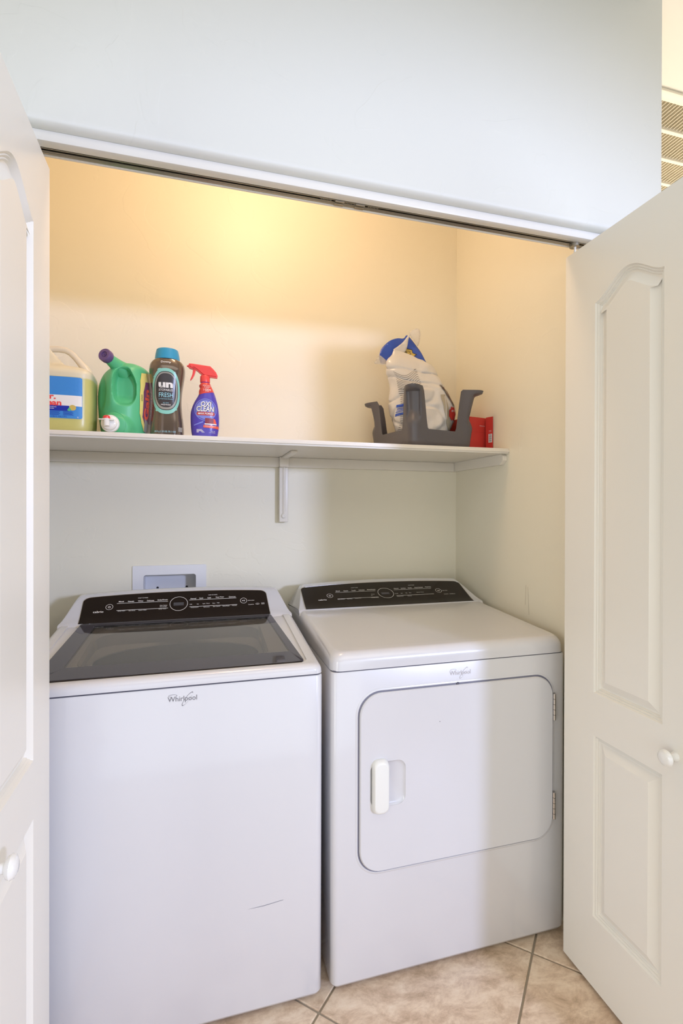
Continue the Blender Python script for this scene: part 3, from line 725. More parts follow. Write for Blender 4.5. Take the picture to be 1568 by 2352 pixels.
# ---- dryer
DX0, DX1 = 0.0, 0.737
dy = thing('dryer', 'white front-loading clothes dryer with a square door, right of the washer', 'dryer', (0.37, 0.35, 0.0))
dcab = None
for x in (DX0 + 0.06, DX1 - 0.06):
    for y in (0.06, 0.63): lathe('foot', [(0, 0), (0.022, 0), (0.022, 0.006), (0.012, 0.008), (0.012, 0.03), (0, 0.03)], (x, y, 0.0), (0, 0, 1), SEAM, dy)
dcab = cabinet(DX0, DX1, 0.0, 0.700, ZS, dy)
rr = [ring3(DX0 + 0.004, DX1 - 0.004, 0.004, 0.696, 0.016, lambda x, y, z=z: z) for z in (ZS - 0.002, ZS + 0.003)]
vs, fs = loft(rr); mesh('seam_gasket', vs, fs, SEAM, dy)
HD = lambda x, y: 0.907 + 0.056 * (min(y, 0.50) - 0.0)
rings = [ring3(DX0, DX1, 0.0, 0.70, 0.03, lambda x, y: ZS + 0.002)]
for k in range(9):
    a = R(90 * k / 8); ins = 0.026 * (1 - math.cos(a)) * (1 if k else 1); dz = 0.030 * (1 - math.sin(a))
    rings.append(ring3(DX0 + ins * 0.8, DX1 - ins * 0.8, ins, 0.70 - ins * 0.3, 0.032, lambda x, y: HD(x, y) - dz))
for t in (0.12, 0.4, 0.7, 0.95):
    rings.append(ring3(DX0 + 0.021 + t * 0.33, DX1 - 0.021 - t * 0.33, 0.026 + t * 0.2, 0.69 - t * 0.4, 0.03, lambda x, y: HD(x, y) + 0.0))
vs, fs = loft(rings); mesh('top_panel', vs, fs, WHITE, dy, angle=28)
dc = Console(DX0 + 0.001, DX1 - 0.001, 0.475, 0.9345, 0.600, 0.9995, 0.692, 0.157, 0.020, 0.052, 0.929)
dcon = dc.build(WHITE, dy)
dc.panel(0.027, 0.700, 0.0285, 0.6965, 0.0105, PANEL, dcon)
DLEG=[('cabrio', 0.0992, 0.0486, 0.0318), ('O1', 0.1325, 0.0713, 0.0237), ('L', 0.2388, 0.0898, 0.1612), ('L', 0.2383, 0.0506, 0.1616), ('Mixed', 0.1699, 0.0976, 0.0158), ('Casuals', 0.2015, 0.0973, 0.0185), ('Towels', 0.2327, 0.0974, 0.0171), ('Delicates', 0.2656, 0.0977, 0.0233), ('Bulky/Sheets', 0.3056, 0.0979, 0.0336), ('WHAT TO DRY', 0.2414, 0.1151, 0.0284), ('Damp', 0.3029, 0.0684, 0.0128), ('Dry', 0.2967, 0.0604, 0.0055), ('Static Reduce', 0.1712, 0.0473, 0.0275), ('End Rinse', 0.2047, 0.0475, 0.0196), ('Damp Dry', 0.2375, 0.0479, 0.0237), ('Wrinkle Shield', 0.305, 0.0482, 0.03), ('DIAL', 0.357, 0.0733, 0.0634), ('DISP', 0.3546, 0.0706, 0.0392), ('L', 0.4767, 0.0907, 0.16), ('L', 0.474, 0.0532, 0.1592), ('Normal', 0.4093, 0.0984, 0.0188), ('Sanitize', 0.4396, 0.0983, 0.0204), ('Gentle', 0.4676, 0.0988, 0.0165), ('Steam Refresh', 0.5063, 0.0989, 0.0364), ('Timed Dry', 0.5475, 0.0988, 0.0261), ('HOW TO DRY', 0.4805, 0.1159, 0.0264), ('Low', 0.3999, 0.067, 0.0131), ('Med', 0.421, 0.0668, 0.0068), ('High', 0.4412, 0.0667, 0.0075), ('More', 0.457, 0.0669, 0.0092), ('Cycle Time', 0.5002, 0.0675, 0.0306), ('Temperature', 0.4082, 0.0479, 0.0269), ('Dryness', 0.4482, 0.0478, 0.017), ('O2', 0.5825, 0.0733, 0.0253), ('Hold to Start', 0.6093, 0.0723, 0.0226), ('Conserve', 0.6047, 0.049, 0.0188), ('EcoBoost', 0.6328, 0.0486, 0.0237)]
legend(dc, DLEG, dcon, None)
badge(0.378, 0.8270, 0.066, BADGEL, dy)
# door: slab in a shallow dark groove
dcx, dcz, dhx, dhz = 0.3815, 0.5535, 0.3055, 0.2425
vs, fs = loft([[(p[0], y, p[1]) for p in rrect(dcx, dcz, dhx + 0.0038, dhz + 0.0038, 0.064, 10, 8)] for y in (-0.0006, 0.0)]); mesh('door_groove', vs, fs, GROOVE, dy)
vs, fs = loft([[(p[0], -y, p[1]) for p in rrect(dcx, dcz, dhx + 0.0036 + e, dhz + 0.0036 + e, 0.064 + e, 10, 8)] for y, e in ((0.0, 0.007), (0.0016, 0.004), (0.0018, 0.001), (0.0, 0.0))], cap0=False, cap1=False); mesh('door_surround', vs, fs, WHITE, dy, angle=50)
ring_d = lambda ins, y: [(p[0], y, p[1]) for p in rrect(dcx, dcz, dhx - ins, dhz - ins, 0.062 - ins, 10, 8)]
hx0, hx1, hz0, hz1 = 0.1575, 0.208, 0.487, 0.609        # finger recess
# door slab: outer shell with a hole where the recess sinks in
bm = bmesh.new()
def lp(P): v = [bm.verts.new(p) for p in P]; return v
o0, o1, o2 = lp(ring_d(0, -0.0006)), lp(ring_d(0, -0.005)), lp(ring_d(0.003, -0.0085))
for a, b in ((o0, o1), (o1, o2)):
    for i in range(len(a)): j = (i + 1) % len(a); bm.faces.new((a[i], a[j], b[j], b[i]))
rec = [(p[0], -0.0085, p[1]) for p in rrect((0.105 + hx1) / 2, (hz0 + hz1) / 2, (hx1 - 0.105) / 2, (hz1 - hz0) / 2, 0.024, 6, 4)]
r0 = lp(rec); es = []
for L_ in (o2, r0): es += [bm.edges.get((L_[i], L_[(i + 1) % len(L_)])) or bm.edges.new((L_[i], L_[(i + 1) % len(L_)])) for i in range(len(L_))]
bmesh.ops.triangle_fill(bm, use_beauty=True, edges=es)
ctr = Vector(((0.105 + hx1) / 2, 0, (hz0 + hz1) / 2)); prev = r0
for q, y in ((0.97, -0.0080), (0.90, -0.0040), (0.80, -0.0012), ):
    cur = lp([(ctr.x + (p[0] - ctr.x) * (q + 0.02), y, ctr.z + (p[2] - ctr.z) * (q + 0.05)) for p in rec])
    for i in range(len(prev)): j = (i + 1) % len(prev); bm.faces.new((prev[i], prev[j], cur[j], cur[i]))
    prev = cur
bm.faces.new(prev); bmesh.ops.recalc_face_normals(bm, faces=bm.faces)
dd = bmobj('dryer_door', bm, WHITE, dy, angle=40)
rings = []
for k in range(8):
    a = R(90 * k / 7); ins = 0.011 * (1 - math.cos(a)); dpt = 0.017 * math.sin(a)
    P = rrect(0.1330, 0.5455, 0.0235 - ins * 0.5, 0.0735 - ins, 0.017, 6, 4)
    rings.append([(min(p[0] + ins * 0.0, 0.1575 - 0.0 * ins), -0.0085 - dpt, p[1]) for p in P])
vs, fs = loft(rings); hd = mesh('door_handle', vs, fs, HANDLE, dd, angle=60)
for z0, z1 in ((0.661, 0.741), (0.363, 0.444)):
    hg = None
    bm = bmesh.new(); x = 0.6895; n = 5; L_ = (z1 - z0) / n
    for k in range(n): tube(bm, [(x, -0.0095, z0 + k * L_ + 0.0006), (x, -0.0095, z0 + (k + 1) * L_ - 0.0006)], 0.0045, 12)
    add_box(bm, (x - 0.003, -0.007, z0), (x + 0.006, -0.001, z1)); bmobj('hinge', bm, CHROME, dy)
lathe('latch_stop', [(0, 0), (0.004, 0), (0.004, 0.003), (0, 0.003)], (0.37, -0.0006, 0.7985), (0, -1, 0), SEAM, dy)

# ------------------------------------------------------------------ things on the shelf
ZT = 1.5214
# -- gallon jug of cleaner
j = thing('cleaner_jug', 'milky gallon jug of yellow cleaner with a blue label, leftmost on the shelf', 'jug', (-0.735, 0.46, ZT))
jt = [(ZT, -0.850 + 0.012, -0.676, 0.405, 0.52), (ZT + 0.008, -0.846, -0.664, 0.398, 0.528), (ZT + 0.03, -0.850, -0.659, 0.395, 0.532), (1.60, -0.850, -0.658, 0.395, 0.532), (1.69, -0.850, -0.657, 0.395, 0.532),
      (1.708, -0.849, -0.658, 0.396, 0.530), (1.718, -0.848, -0.664, 0.402, 0.525), (1.727, -0.846, -0.682, 0.412, 0.515), (1.733, -0.845, -0.712, 0.425, 0.505), (1.740, -0.843, -0.740, 0.436, 0.492), (1.758, -0.840, -0.758, 0.445, 0.483), (1.778, -0.836, -0.776, 0.448, 0.480), (1.794, -0.832, -0.788, 0.448, 0.480), (1.800, -0.830, -0.792, 0.450, 0.478)]
JB = Body(jt, 4.5, nsm=4); JB.build('jug_body', JUG, j)
bm = bmesh.new(); tube(bm, [(-0.800, 0.464, 1.784), (-0.783, 0.464, 1.790), (-0.762, 0.464, 1.7915), (-0.742, 0.464, 1.7895), (-0.728, 0.464, 1.782), (-0.714, 0.464, 1.768), (-0.700, 0.464, 1.751), (-0.689, 0.464, 1.737), (-0.681, 0.464, 1.722), (-0.678, 0.464, 1.706)], [0.009, 0.0095, 0.0095, 0.0095, 0.0095, 0.0095, 0.0105, 0.013, 0.016, 0.018], 14)
bmobj('handle', bm, HDPE, j, angle=60)
lathe('cap', [(0, 0), (0.019, 0), (0.019, 0.024), (0.016, 0.026), (0, 0.026)], (-0.811, 0.464, 1.800), (0, 0, 1), KNOB, j)
pr = Print(lambda u, v, e: JB.front(u, v, 0.0006 + e))
T_ = 0.012; LX0, LX1 = -0.838, -0.6815
pr.rect(LX0, LX1, 1.5655, 1.6905, SKYB, 1, T_, r=0.006)
pr.rect(LX0, -0.6825, 1.603, 1.6350, PRINTW, 2, T_)
pr.rect(LX0, -0.7170, 1.5875, 1.6035, NAVY, 3, T_)
pr.text('Mr.', -0.7730, 1.6300, w=0.041, h=0.0175, m=REDP, layer=4, bold=0.035); pr.text('Clean', -0.7695, 1.6115, w=0.064, h=0.0180, m=REDP, layer=4, bold=0.035)
pr.ell(-0.7075, 1.598, 0.0095, 0.0085, GOLD, 4); pr.poly([(-0.722, 1.590), (-0.716, 1.600), (-0.711, 1.592), (-0.716, 1.587)], GREEN, 5)
pr.text('MULTI-SURFACE', -0.766, 1.5985, w=0.030, h=0.003, m=PRINTW, layer=4); pr.text('CLEANER', -0.768, 1.5935, w=0.022, h=0.003, m=PRINTW, layer=4)
for k in range(4):
    pr.rect(-0.777, -0.741 - 0.003 * (k % 2), 1.5845 - k * 0.0032, 1.5858 - k * 0.0032, NAVY, 3); pr.rect(-0.733, -0.708 + 0.003 * (k % 2), 1.5845 - k * 0.0032, 1.5858 - k * 0.0032, NAVY, 3)
pr.text('1 GAL (128 FL. OZ) 3.79 L', -0.7510, 1.5695, w=0.058, h=0.0052, m=NAVY, layer=3, bold=0.01)
pr.text('Q', -0.6935, 1.570, h=0.0045, m=PRINTW, layer=3)
pr.build('front_label', j, label='blue label with red lettering and a white band')

# -- green detergent jug with tap
g = thing('detergent_jug', 'large green laundry detergent jug with white tap and purple cap', 'jug', (-0.575, 0.52, ZT))
gt = [(ZT, -0.640, -0.512, 0.440, 0.640), (ZT + 0.006, -0.648, -0.504, 0.425, 0.655), (1.55, -0.652, -0.499, 0.418, 0.660), (1.59, -0.657, -0.493, 0.414, 0.664), (1.64, -0.660, -0.490, 0.412, 0.666), (1.675, -0.659, -0.490, 0.412, 0.666),
      (1.705, -0.654, -0.492, 0.415, 0.664), (1.728, -0.644, -0.496, 0.422, 0.658), (1.745, -0.629, -0.498, 0.432, 0.648), (1.757, -0.612, -0.508, 0.445, 0.632), (1.764, -0.592, -0.528, 0.462, 0.612), (1.7665, -0.578, -0.556, 0.49, 0.58)]
def gdisp(p, th):
    if p.y > 0.52: return p
    x, z = p.x, p.z; fr = smooth01((0.475 - p.y) / 0.05); dy_ = 0.0
    # hand hold: a deep D-shaped hollow on the right of the grip
    u = (x + 0.5660) / 0.0330; v = (z - 1.6800) / 0.060
    if v > 0: u *= 1 + 0.75 * v * v if x > -0.56 else 1
    d = (abs(u) ** 2.8 + abs(v) ** 2.8) ** (1 / 2.8); dy_ += 0.042 * smooth01((1.08 - d) / 0.26) * (1 - 0.55 * smooth01((-v - 0.35) / 0.6)) * (1 - 0.35 * smooth01((x + 0.575) / 0.05))
    # smaller hollow on the left of the grip
    u = (x + 0.633) / 0.016; v = (z - 1.668) / 0.062; d = math.sqrt(u * u + v * v) + 0.25 * u
    dy_ += 0.014 * smooth01((1.1 - d) / 0.5)
    # raised foot around the tap
    u = (x + 0.598) / 0.066; v = (z - 1.545) / 0.052; d = math.sqrt(u * u + v * v)
    dy_ -= 0.020 * smooth01((1.0 - d) / 0.35)
    # gentle rib beside the grip
    dy_ -= 0.006 * math.exp(-((x + 0.604) / 0.012) ** 2) * smooth01((z - 1.60) / 0.03)
    return Vector((x, p.y + dy_ * fr, z))
GB = Body(gt, 2.15, gdisp, 8)
zs = [ZT + (1.7665 - ZT) * k / 110 for k in range(111)]
GB.build('jug_body', GREEN, g, 260, zs); GB.disp = None
bm = bmesh.new(); tube(bm, [(-0.574, 0.475, 1.738), (-0.592, 0.450, 1.750), (-0.606, 0.428, 1.759), (-0.616, 0.412, 1.766)], [0.030, 0.0215, 0.0175, 0.0165], 20); bmobj('spout_neck', bm, GREEN, g, angle=70)
ax = Vector((-0.42, -0.86, 0.20)); o_ = Vector((-0.613, 0.417, 1.7645))
lathe('spout_cap', [(0, 0), (0.0195, 0), (0.0205, 0.003), (0.0205, 0.018), (0.0185, 0.0205), (0.010, 0.0205), (0.009, 0.0170), (0.0055, 0.0165), (0.005, 0.0190), (0.0028, 0.0190), (0.0022, 0.0165), (0, 0.0165)], o_, ax, PURPLE, g)
yt_ = 0.4195
tp = lathe('tap', [(0, 0), (0.0270, 0), (0.0275, 0.004), (0.0255, 0.008), (0.0215, 0.009), (0.0205, 0.016), (0.017, 0.019), (0, 0.020)], (-0.6035, 0.400, 1.5560), (-0.05, -1, 0.0), KNOB, g)
bm = bmesh.new(); tube(bm, [(-0.6095, 0.372, 1.567), (-0.6095, 0.371, 1.545)], 0.0085, 16); add_box(bm, (-0.6315, 0.366, 1.5625), (-0.589, 0.381, 1.5655), 0.001); bmobj('tap_spout', bm, KNOB, tp)
lathe('push_button', [(0, 0), (0.0105, 0), (0.0100, 0.006), (0.006, 0.009), (0, 0.010)], (-0.6110, 0.380, 1.5690), (0, -0.15, 1), REDP, tp, label='red push button')
bm = bmesh.new(); pts = []
for k in range(19):
    a = R(-95 + 190 * k / 18 - 0); X_, Z_ = -0.605 + 0.046 * math.cos(a), 1.556 + 0.044 * math.sin(a); q = GB.front(X_, max(Z_, ZT + 0.003), 0.0); pts.append(gdisp(q, 0) - Vector((0, 0.0005, 0)))
tube(bm, pts, 0.0009, 5); bmobj('foot_seam', bm, GREEN, g)
pr = Print(lambda u, v, e: GB.side(u, v, 0.0008 + e) - Vector((0, 0.0012 + e, 0)))     # label on the right flank: u = depth, v = height
pr.poly([(0.436, 1.60), (0.434, 1.66), (0.438, 1.705), (0.450, 1.732), (0.50, 1.742), (0.60, 1.735), (0.64, 1.69), (0.64, 1.60), (0.60, 1.555), (0.50, 1.538), (0.462, 1.545), (0.446, 1.57)], YELLOW, 1, 0.006)
pr.poly([(0.446, 1.59), (0.446, 1.67), (0.458, 1.705), (0.50, 1.712), (0.58, 1.70), (0.62, 1.64), (0.58, 1.58), (0.50, 1.560), (0.460, 1.565)], PLUM, 2, 0.006); pr.poly([(0.462, 1.545), (0.50, 1.538), (0.60, 1.556), (0.62, 1.60), (0.55, 1.575), (0.48, 1.572), (0.455, 1.590)], LGREY, 3, 0.006)
pr.text('Gain', 0.4625, 1.632, w=0.100, h=0.024, m=ORANGE, layer=4, bold=0.04, rot=90, tol=0.008)
pr.text('super-sized', 0.4880, 1.640, w=0.080, h=0.011, m=PRINTW, layer=4, rot=90, tol=0.01); pr.text('value!', 0.505, 1.640, w=0.05, h=0.010, m=PRINTW, layer=4, rot=90, tol=0.01)
pr.text('LOADS', 0.4400, 1.650, w=0.020, h=0.005, m=PRINTK, layer=3, rot=90)
pr.build('side_label', g, label='yellow and plum label with orange lettering')

# -- scent booster bottle
b_ = thing('scent_booster_bottle', 'dark translucent scent booster bottle with a blue cap', 'bottle', (-0.441, 0.47, ZT))
c0 = -0.4415
def bt(z, hw, hd): return (z, c0 - hw, c0 + hw, 0.468 - hd, 0.468 + hd)
BB = Body([bt(ZT, 0.050, 0.040), bt(ZT + 0.004, 0.0535, 0.043), bt(1.545, 0.0535, 0.043), bt(1.575, 0.0515, 0.042), bt(1.61, 0.0475, 0.040), bt(1.645, 0.0455, 0.039), bt(1.68, 0.0475, 0.040), bt(1.71, 0.0520, 0.042), bt(1.735, 0.0555, 0.044), bt(1.752, 0.0562, 0.044), bt(1.766, 0.0535, 0.042), bt(1.776, 0.0470, 0.039), bt(1.781, 0.040, 0.037), bt(1.7825, 0.036, 0.035)], 2.5)
BB.build('bottle_body', BROWN, b_)
CP = Body([bt(1.7820, 0.0385, 0.0385), bt(1.7835, 0.0395, 0.0395), bt(1.800, 0.0375, 0.0375), bt(1.812, 0.0350, 0.0350), bt(1.8165, 0.0335, 0.0335), bt(1.8180, 0.0300, 0.0300)], 2.05); CP.build('cap', CYAN, b_)
pr = Print(lambda u, v, e: BB.front(u, v, 0.0013 + e), 0.0003); T_ = 0.006; xl = c0 - 0.002
pr.ell(xl, 1.6735, 0.0425, 0.0735, TEAL, 1, T_, e=2.5); pr.ell(xl, 1.6745, 0.0365, 0.0625, LDARK, 2, T_, e=2.5); pr.ell(xl, 1.6745, 0.0350, 0.0600, LGREY, 3, T_, e=2.5); pr.ell(xl, 1.6760, 0.0310, 0.0545, LDARK, 4, T_, e=2.5)
pr.text('Downy', xl, 1.7675, w=0.031, h=0.0085, m=PRINTW, layer=2, bold=0.015, arc=4)
pr.text('un', xl - 0.0005, 1.6930, w=0.044, h=0.0175, m=PRINTW, layer=5, bold=0.045); pr.text('STOPABLES', xl, 1.6775, w=0.044, h=0.0068, m=PRINTW, layer=5, shear=0.15)
pr.text('FRESH', xl, 1.6615, w=0.043, h=0.0145, m=LCYAN, layer=5, bold=0.0)
pr.rect(xl - 0.022, xl + 0.022, 1.6455, 1.6460, LCYAN, 5); pr.text('In-Wash Scent Booster', xl, 1.6490, w=0.044, h=0.0035, m=LCYAN, layer=5)
pr.rect(xl - 0.022, xl + 0.022, 1.6415, 1.6420, LCYAN, 5); pr.text('ALL DAY', xl, 1.6360, w=0.018, h=0.0032, m=LCYAN, layer=5); pr.text('FRESHNESS', xl, 1.6300, w=0.030, h=0.0042, m=PRINTW, layer=5, bold=0.01)
for dx, dz, r_ in ((-0.018, 0.066, 0.008), (-0.034, 0.045, 0.004), (0.024, 0.060, 0.005), (-0.026, -0.062, 0.006), (0.030, -0.058, 0.004)): pr.ell(xl + dx, 1.6745 + dz, r_, r_ * 0.7, TEAL, 1, 0.02)
pr.text('853 g (1.8 LB) 30.1 OZ', c0 - 0.004, 1.5425, w=0.065, h=0.0072, m=LCYAN, layer=1); pr.rect(c0 + 0.036, c0 + 0.0475, 1.545, 1.560, LGREY, 1)
pr.build('front_label', b_, label='teal-edged oval label with light lettering')

# -- stain remover spray bottle
s_ = thing('stain_remover_spray', 'violet stain remover bottle with a red trigger sprayer', 'spray bottle', (-0.3225, 0.44, ZT))
def st(z, a, b, hd=0.026): return (z, a, b, 0.445 - hd, 0.445 + hd)
k_ = 0.0001575; X_ = lambda px: -0.3225 + (px - 1210) * k_; Z_ = lambda py: 1.7345 - (py - 618) * k_ * 1.03
SB = Body([st(ZT, X_(985), X_(1440), 0.022), st(1.527, X_(962), X_(1458), 0.026), st(Z_(1700), X_(932), X_(1500), 0.029), st(Z_(1500), X_(922), X_(1508), 0.030), st(Z_(1350), X_(930), X_(1500), 0.030), st(Z_(1200), X_(980), X_(1478), 0.028), st(Z_(1100), X_(1032), X_(1452), 0.0265), st(Z_(1000), X_(1085), X_(1420), 0.025), st(Z_(920), X_(1092), X_(1388), 0.023), st(Z_(870), X_(1112), X_(1365), 0.0215), st(Z_(820), X_(1095), X_(1340), 0.020), st(Z_(780), X_(1118), X_(1325), 0.0175), st(Z_(755), X_(1130), X_(1305), 0.014), st(Z_(735), X_(1132), X_(1302), 0.0135)], 2.3)
SB.build('bottle_body', VIOLET, s_)
# red shoulder sleeve: a slightly larger copy of the upper body
zsl = Z_(985); rr = []; 
for k in range(15):
    z = zsl + (Z_(762) - zsl) * k / 14; ring_ = []
    for i in range(40):
        th = 2 * math.pi * i / 40; tilt = (0.0055 * math.cos(th)) * (1 - k / 14); p = SB.pt(th, z + tilt - (0.006 * abs(math.sin(th)) if k == 0 else 0) * 0)
        c_ = Vector((X_(1215), 0.445, p.z)); ring_.append(tuple(c_ + (p - c_) * 1.012))
    rr.append(ring_)
vs, fs = loft(rr, cap0=False, cap1=False); mesh('shoulder_sleeve', vs, fs, mat('sleeve_red', (0.72, 0.07, 0.06), 0.28), s_, angle=60, label='red shoulder sleeve')
lathe('collar', [(0, 0), (0.0158, 0), (0.0162, 0.003), (0.0158, 0.020), (0.014, 0.0225), (0, 0.0225)], (X_(1215), 0.445, Z_(748)), (0, 0, 1), REDP, s_)
def slab(name, pts, y0, y1, m, parent, r=0.003, label=None):
    bm = bmesh.new(); a = [bm.verts.new((p[0], y0, p[1])) for p in pts]; b = [bm.verts.new((p[0], y1, p[1])) for p in pts]; n = len(pts)
    bm.faces.new(a); bm.faces.new(b[::-1])
    for i in range(n): bm.faces.new((a[i], b[i], b[(i + 1) % n], a[(i + 1) % n]))
    bmesh.ops.recalc_face_normals(bm, faces=bm.faces)
    if r: bmesh.ops.bevel(bm, geom=[e for e in bm.edges if abs(e.verts[0].co.y - e.verts[1].co.y) < 1e-6], offset=r, segments=3, affect='EDGES', clamp_overlap=True)
    return bmobj(name, bm, m, parent, angle=50, label=label)
P = [(X_(a), Z_(b)) for a, b in ((890, 385), (960, 385), (1320, 412), (1385, 470), (1440, 530), (1472, 600), (1465, 640), (1330, 632), (1180, 618), (1135, 580), (1060, 520), (990, 478), (955, 488), (892, 470))]
hd_ = slab('sprayer_head', P, 0.434, 0.456, REDP, s_, 0.004)
lathe('nozzle', [(0, 0), (0.0052, 0), (0.0052, 0.003), (0.0028, 0.004), (0.0028, 0.008), (0, 0.008)], (X_(900), 0.445, Z_(432)), (-1, 0, 0.03), REDP, hd_)
P = [(X_(a), Z_(b)) for a, b in ((965, 485), (1030, 490), (1022, 540), (1000, 610), (965, 675), (922, 725), (915, 712), (940, 650), (960, 590), (968, 530))]
slab('trigger', P, 0.439, 0.451, REDP, s_, 0.002)
pr = Print(lambda u, v, e: SB.front(u, v, 0.0006 + e), 0.00025); T_ = 0.010
pr.ring(X_(1225), Z_(1330), 0.0355, 0.0365, 0.0025, LBLUE, 1); pr.ell(X_(1225), Z_(1330), 0.031, 0.032, LBLUE, 1, T_)
pr.poly([(X_(990), Z_(1640)), (X_(1180), Z_(1560)), (X_(1180), Z_(1590)), (X_(1000), Z_(1655))], LBLUE, 1, T_)
for t_, x, y, w_, h_ in (('OXI', 1235, 1215, 0.0330, 0.0165), ('CLEAN', 1222, 1315, 0.0560, 0.0175)):
    pr.text(t_, X_(x) + 0.0006, Z_(y) - 0.0008, w=w_ * 1.05, h=h_ * 1.08, m=PRINTK, layer=2, bold=0.06, shear=0.12, tol=T_); pr.text(t_, X_(x), Z_(y), w=w_, h=h_, m=PRINTW, layer=3, bold=0.02, shear=0.12, tol=T_)
pr.rect(X_(1035), X_(1418), Z_(1480), Z_(1370), LBLUE, 2, T_, r=0.006); pr.rect(X_(1045), X_(1410), Z_(1450), Z_(1378), mat('banner_red', (0.50, 0.05, 0.05), 0.3), 3, T_, r=0.005)
pr.text('MAX FORCE', X_(1228), Z_(1412), w=0.049, h=0.0062, m=PRINTW, layer=4, bold=0.02, shear=0.2, tol=T_)
pr.rect(X_(1215), X_(1385), Z_(1610), Z_(1500), mat('picture_maroon', (0.25, 0.03, 0.05), 0.4), 3, T_); pr.poly([(X_(1385), Z_(1605)), (X_(1385), Z_(1500)), (X_(1420), Z_(1520)), (X_(1448), Z_(1608))], ORANGE, 3, T_); pr.rect(X_(1205), X_(1448), Z_(1630), Z_(1608), PRINTW, 3, T_)
pr.poly([(X_(1180), Z_(1690)), (X_(1185), Z_(1640)), (X_(1492), Z_(1650)), (X_(1490), Z_(1705))], ORANGE, 4, T_); pr.text('AMAZING STAIN REMOVER', X_(1325), Z_(1660), w=0.035, h=0.003, m=PRINTW, layer=5)
pr.text('SPRAY NOW', X_(1252), Z_(830), w=0.026, h=0.0036, m=PRINTW, layer=6); pr.text('& WASH', X_(1255), Z_(862), w=0.018, h=0.0036, m=PRINTW, layer=6); pr.text('UP TO', X_(1255), Z_(890), w=0.010, h=0.0026, m=PRINTW, layer=6); pr.text('7 DAYS', X_(1255), Z_(922), w=0.024, h=0.0056, m=PRINTW, layer=6, bold=0.02); pr.text('LATER', X_(1255), Z_(953), w=0.011, h=0.0026, m=PRINTW, layer=6)
for k in range(5): pr.rect(X_(1045), X_(1150 + 14 * k), Z_(1735 + 14 * k), Z_(1728 + 14 * k), PRINTW, 2)
pr.text('16 FL. OZ.', X_(1378), Z_(1762), w=0.013, h=0.0036, m=PRINTW, layer=2); pr.text('(1 PT.) 473 mL', X_(1360), Z_(1792), w=0.020, h=0.0036, m=PRINTW, layer=2)
pr.build('front_label', s_, label='violet printed sleeve with white lettering')

# -- charcoal plastic caddy with four upright corner posts
cdy = thing('plastic_caddy', 'charcoal plastic base with four upright corner posts, holding the white bag', 'caddy', (0.497, 0.525, ZT))
FC, RC, BC, LC = Vector((0.391, 0.362)), Vector((0.660, 0.418)), Vector((0.603, 0.688)), Vector((0.334, 0.632))
cor = [FC, RC, BC, LC]; cen = (FC + RC + BC + LC) / 4
per = []; NS = 44; rcn = 0.030
for k in range(4):
    A, B, P0 = cor[k], cor[(k + 1) % 4], cor[k - 1]; din = (A - P0).normalized(); dout = (B - A).normalized()
    for i in range(9):      # rounded corner
        t = i / 8; a, b = A - din * rcn, A + dout * rcn; q = a * (1 - t) ** 2 + A * 2 * t * (1 - t) + b * t * t
        per.append((q, 0.0 + abs(t - 0.5) * rcn * 0.9, (1 - abs(t - 0.5) * 0), k, (t - 0.5)))
    Ls = (B - A).length - 2 * rcn
    for i in range(1, NS): 
        s2 = Ls * i / NS; q = A + dout * (rcn + s2); d = min(s2, Ls - s2) + rcn * 0.45; per.append((q, d, 0, k if s2 < Ls / 2 else (k + 1) % 4, (0.5 + s2 / rcn * 0.5) if s2 < Ls / 2 else -(0.5 + (Ls - s2) / rcn * 0.5)))
rings = []; NR = 48
HP = [0.212, 0.222, 0.205, 0.200]; WP = [0.030, 0.046, 0.046, 0.040]
for r_ in range(NR + 1):
    t = r_ / NR; ring_ = []
    for q, d, _, k, cs_ in per:
        f = 1 - smooth01((d - WP[k]) / 0.020) ** 0.8; top_ = 0.064 + (HP[k] - 0.064) * f - 0.010 * math.cos(min(1, d / 0.14) * math.pi / 2) * 0 
        # U-shaped dip: posts fall steeply, then round into the rail
        z = t * top_; cn = cor[k]; od = (cn - cen).normalized()
        fl = (z / 0.21) ** 1.6 * 0.046 * (1 - 0.85 * smooth01((d - 0.004) / 0.045)); ins = 0.010 * (1 - smooth01(z / 0.02))
        # post narrows at mid height and carries a scooped outer face
        pull = 0.0
        if z > 0.05: 
            w_ = smooth01((z - 0.075) / 0.06) * (1 - smooth01((z - top_ + 0.018) / 0.008)); pull = 0.027 * w_ * (1 - smooth01((d - 0.007) / 0.016))
        xy = q + od * (fl - ins - pull); ring_.append((xy.x, xy.y, ZT + 0.0005 + z))
    rings.append(ring_)
vs, fs = loft(rings, cap0=False, cap1=False); o = mesh('caddy_body', vs, fs, GREYP, cdy, angle=50, fix=False); solidify(o, 0.0032, 0); bake_mods(o); o.data.shade_smooth(); o.data.set_sharp_from_angle(angle=R(50))
bm = bmesh.new(); vv = [bm.verts.new((cen.x + (q[0].x - cen.x) * 0.93, cen.y + (q[0].y - cen.y) * 0.93, ZT + 0.002)) for q in per]; fb = bm.faces.new(vv)
ex = bmesh.ops.extrude_face_region(bm, geom=[fb]); bmesh.ops.translate(bm, verts=[v for v in ex['geom'] if isinstance(v, bmesh.types.BMVert)], vec=(0, 0, 0.003)); bmesh.ops.recalc_face_normals(bm, faces=bm.faces); bmobj('caddy_floor', bm, GREYP, cdy)

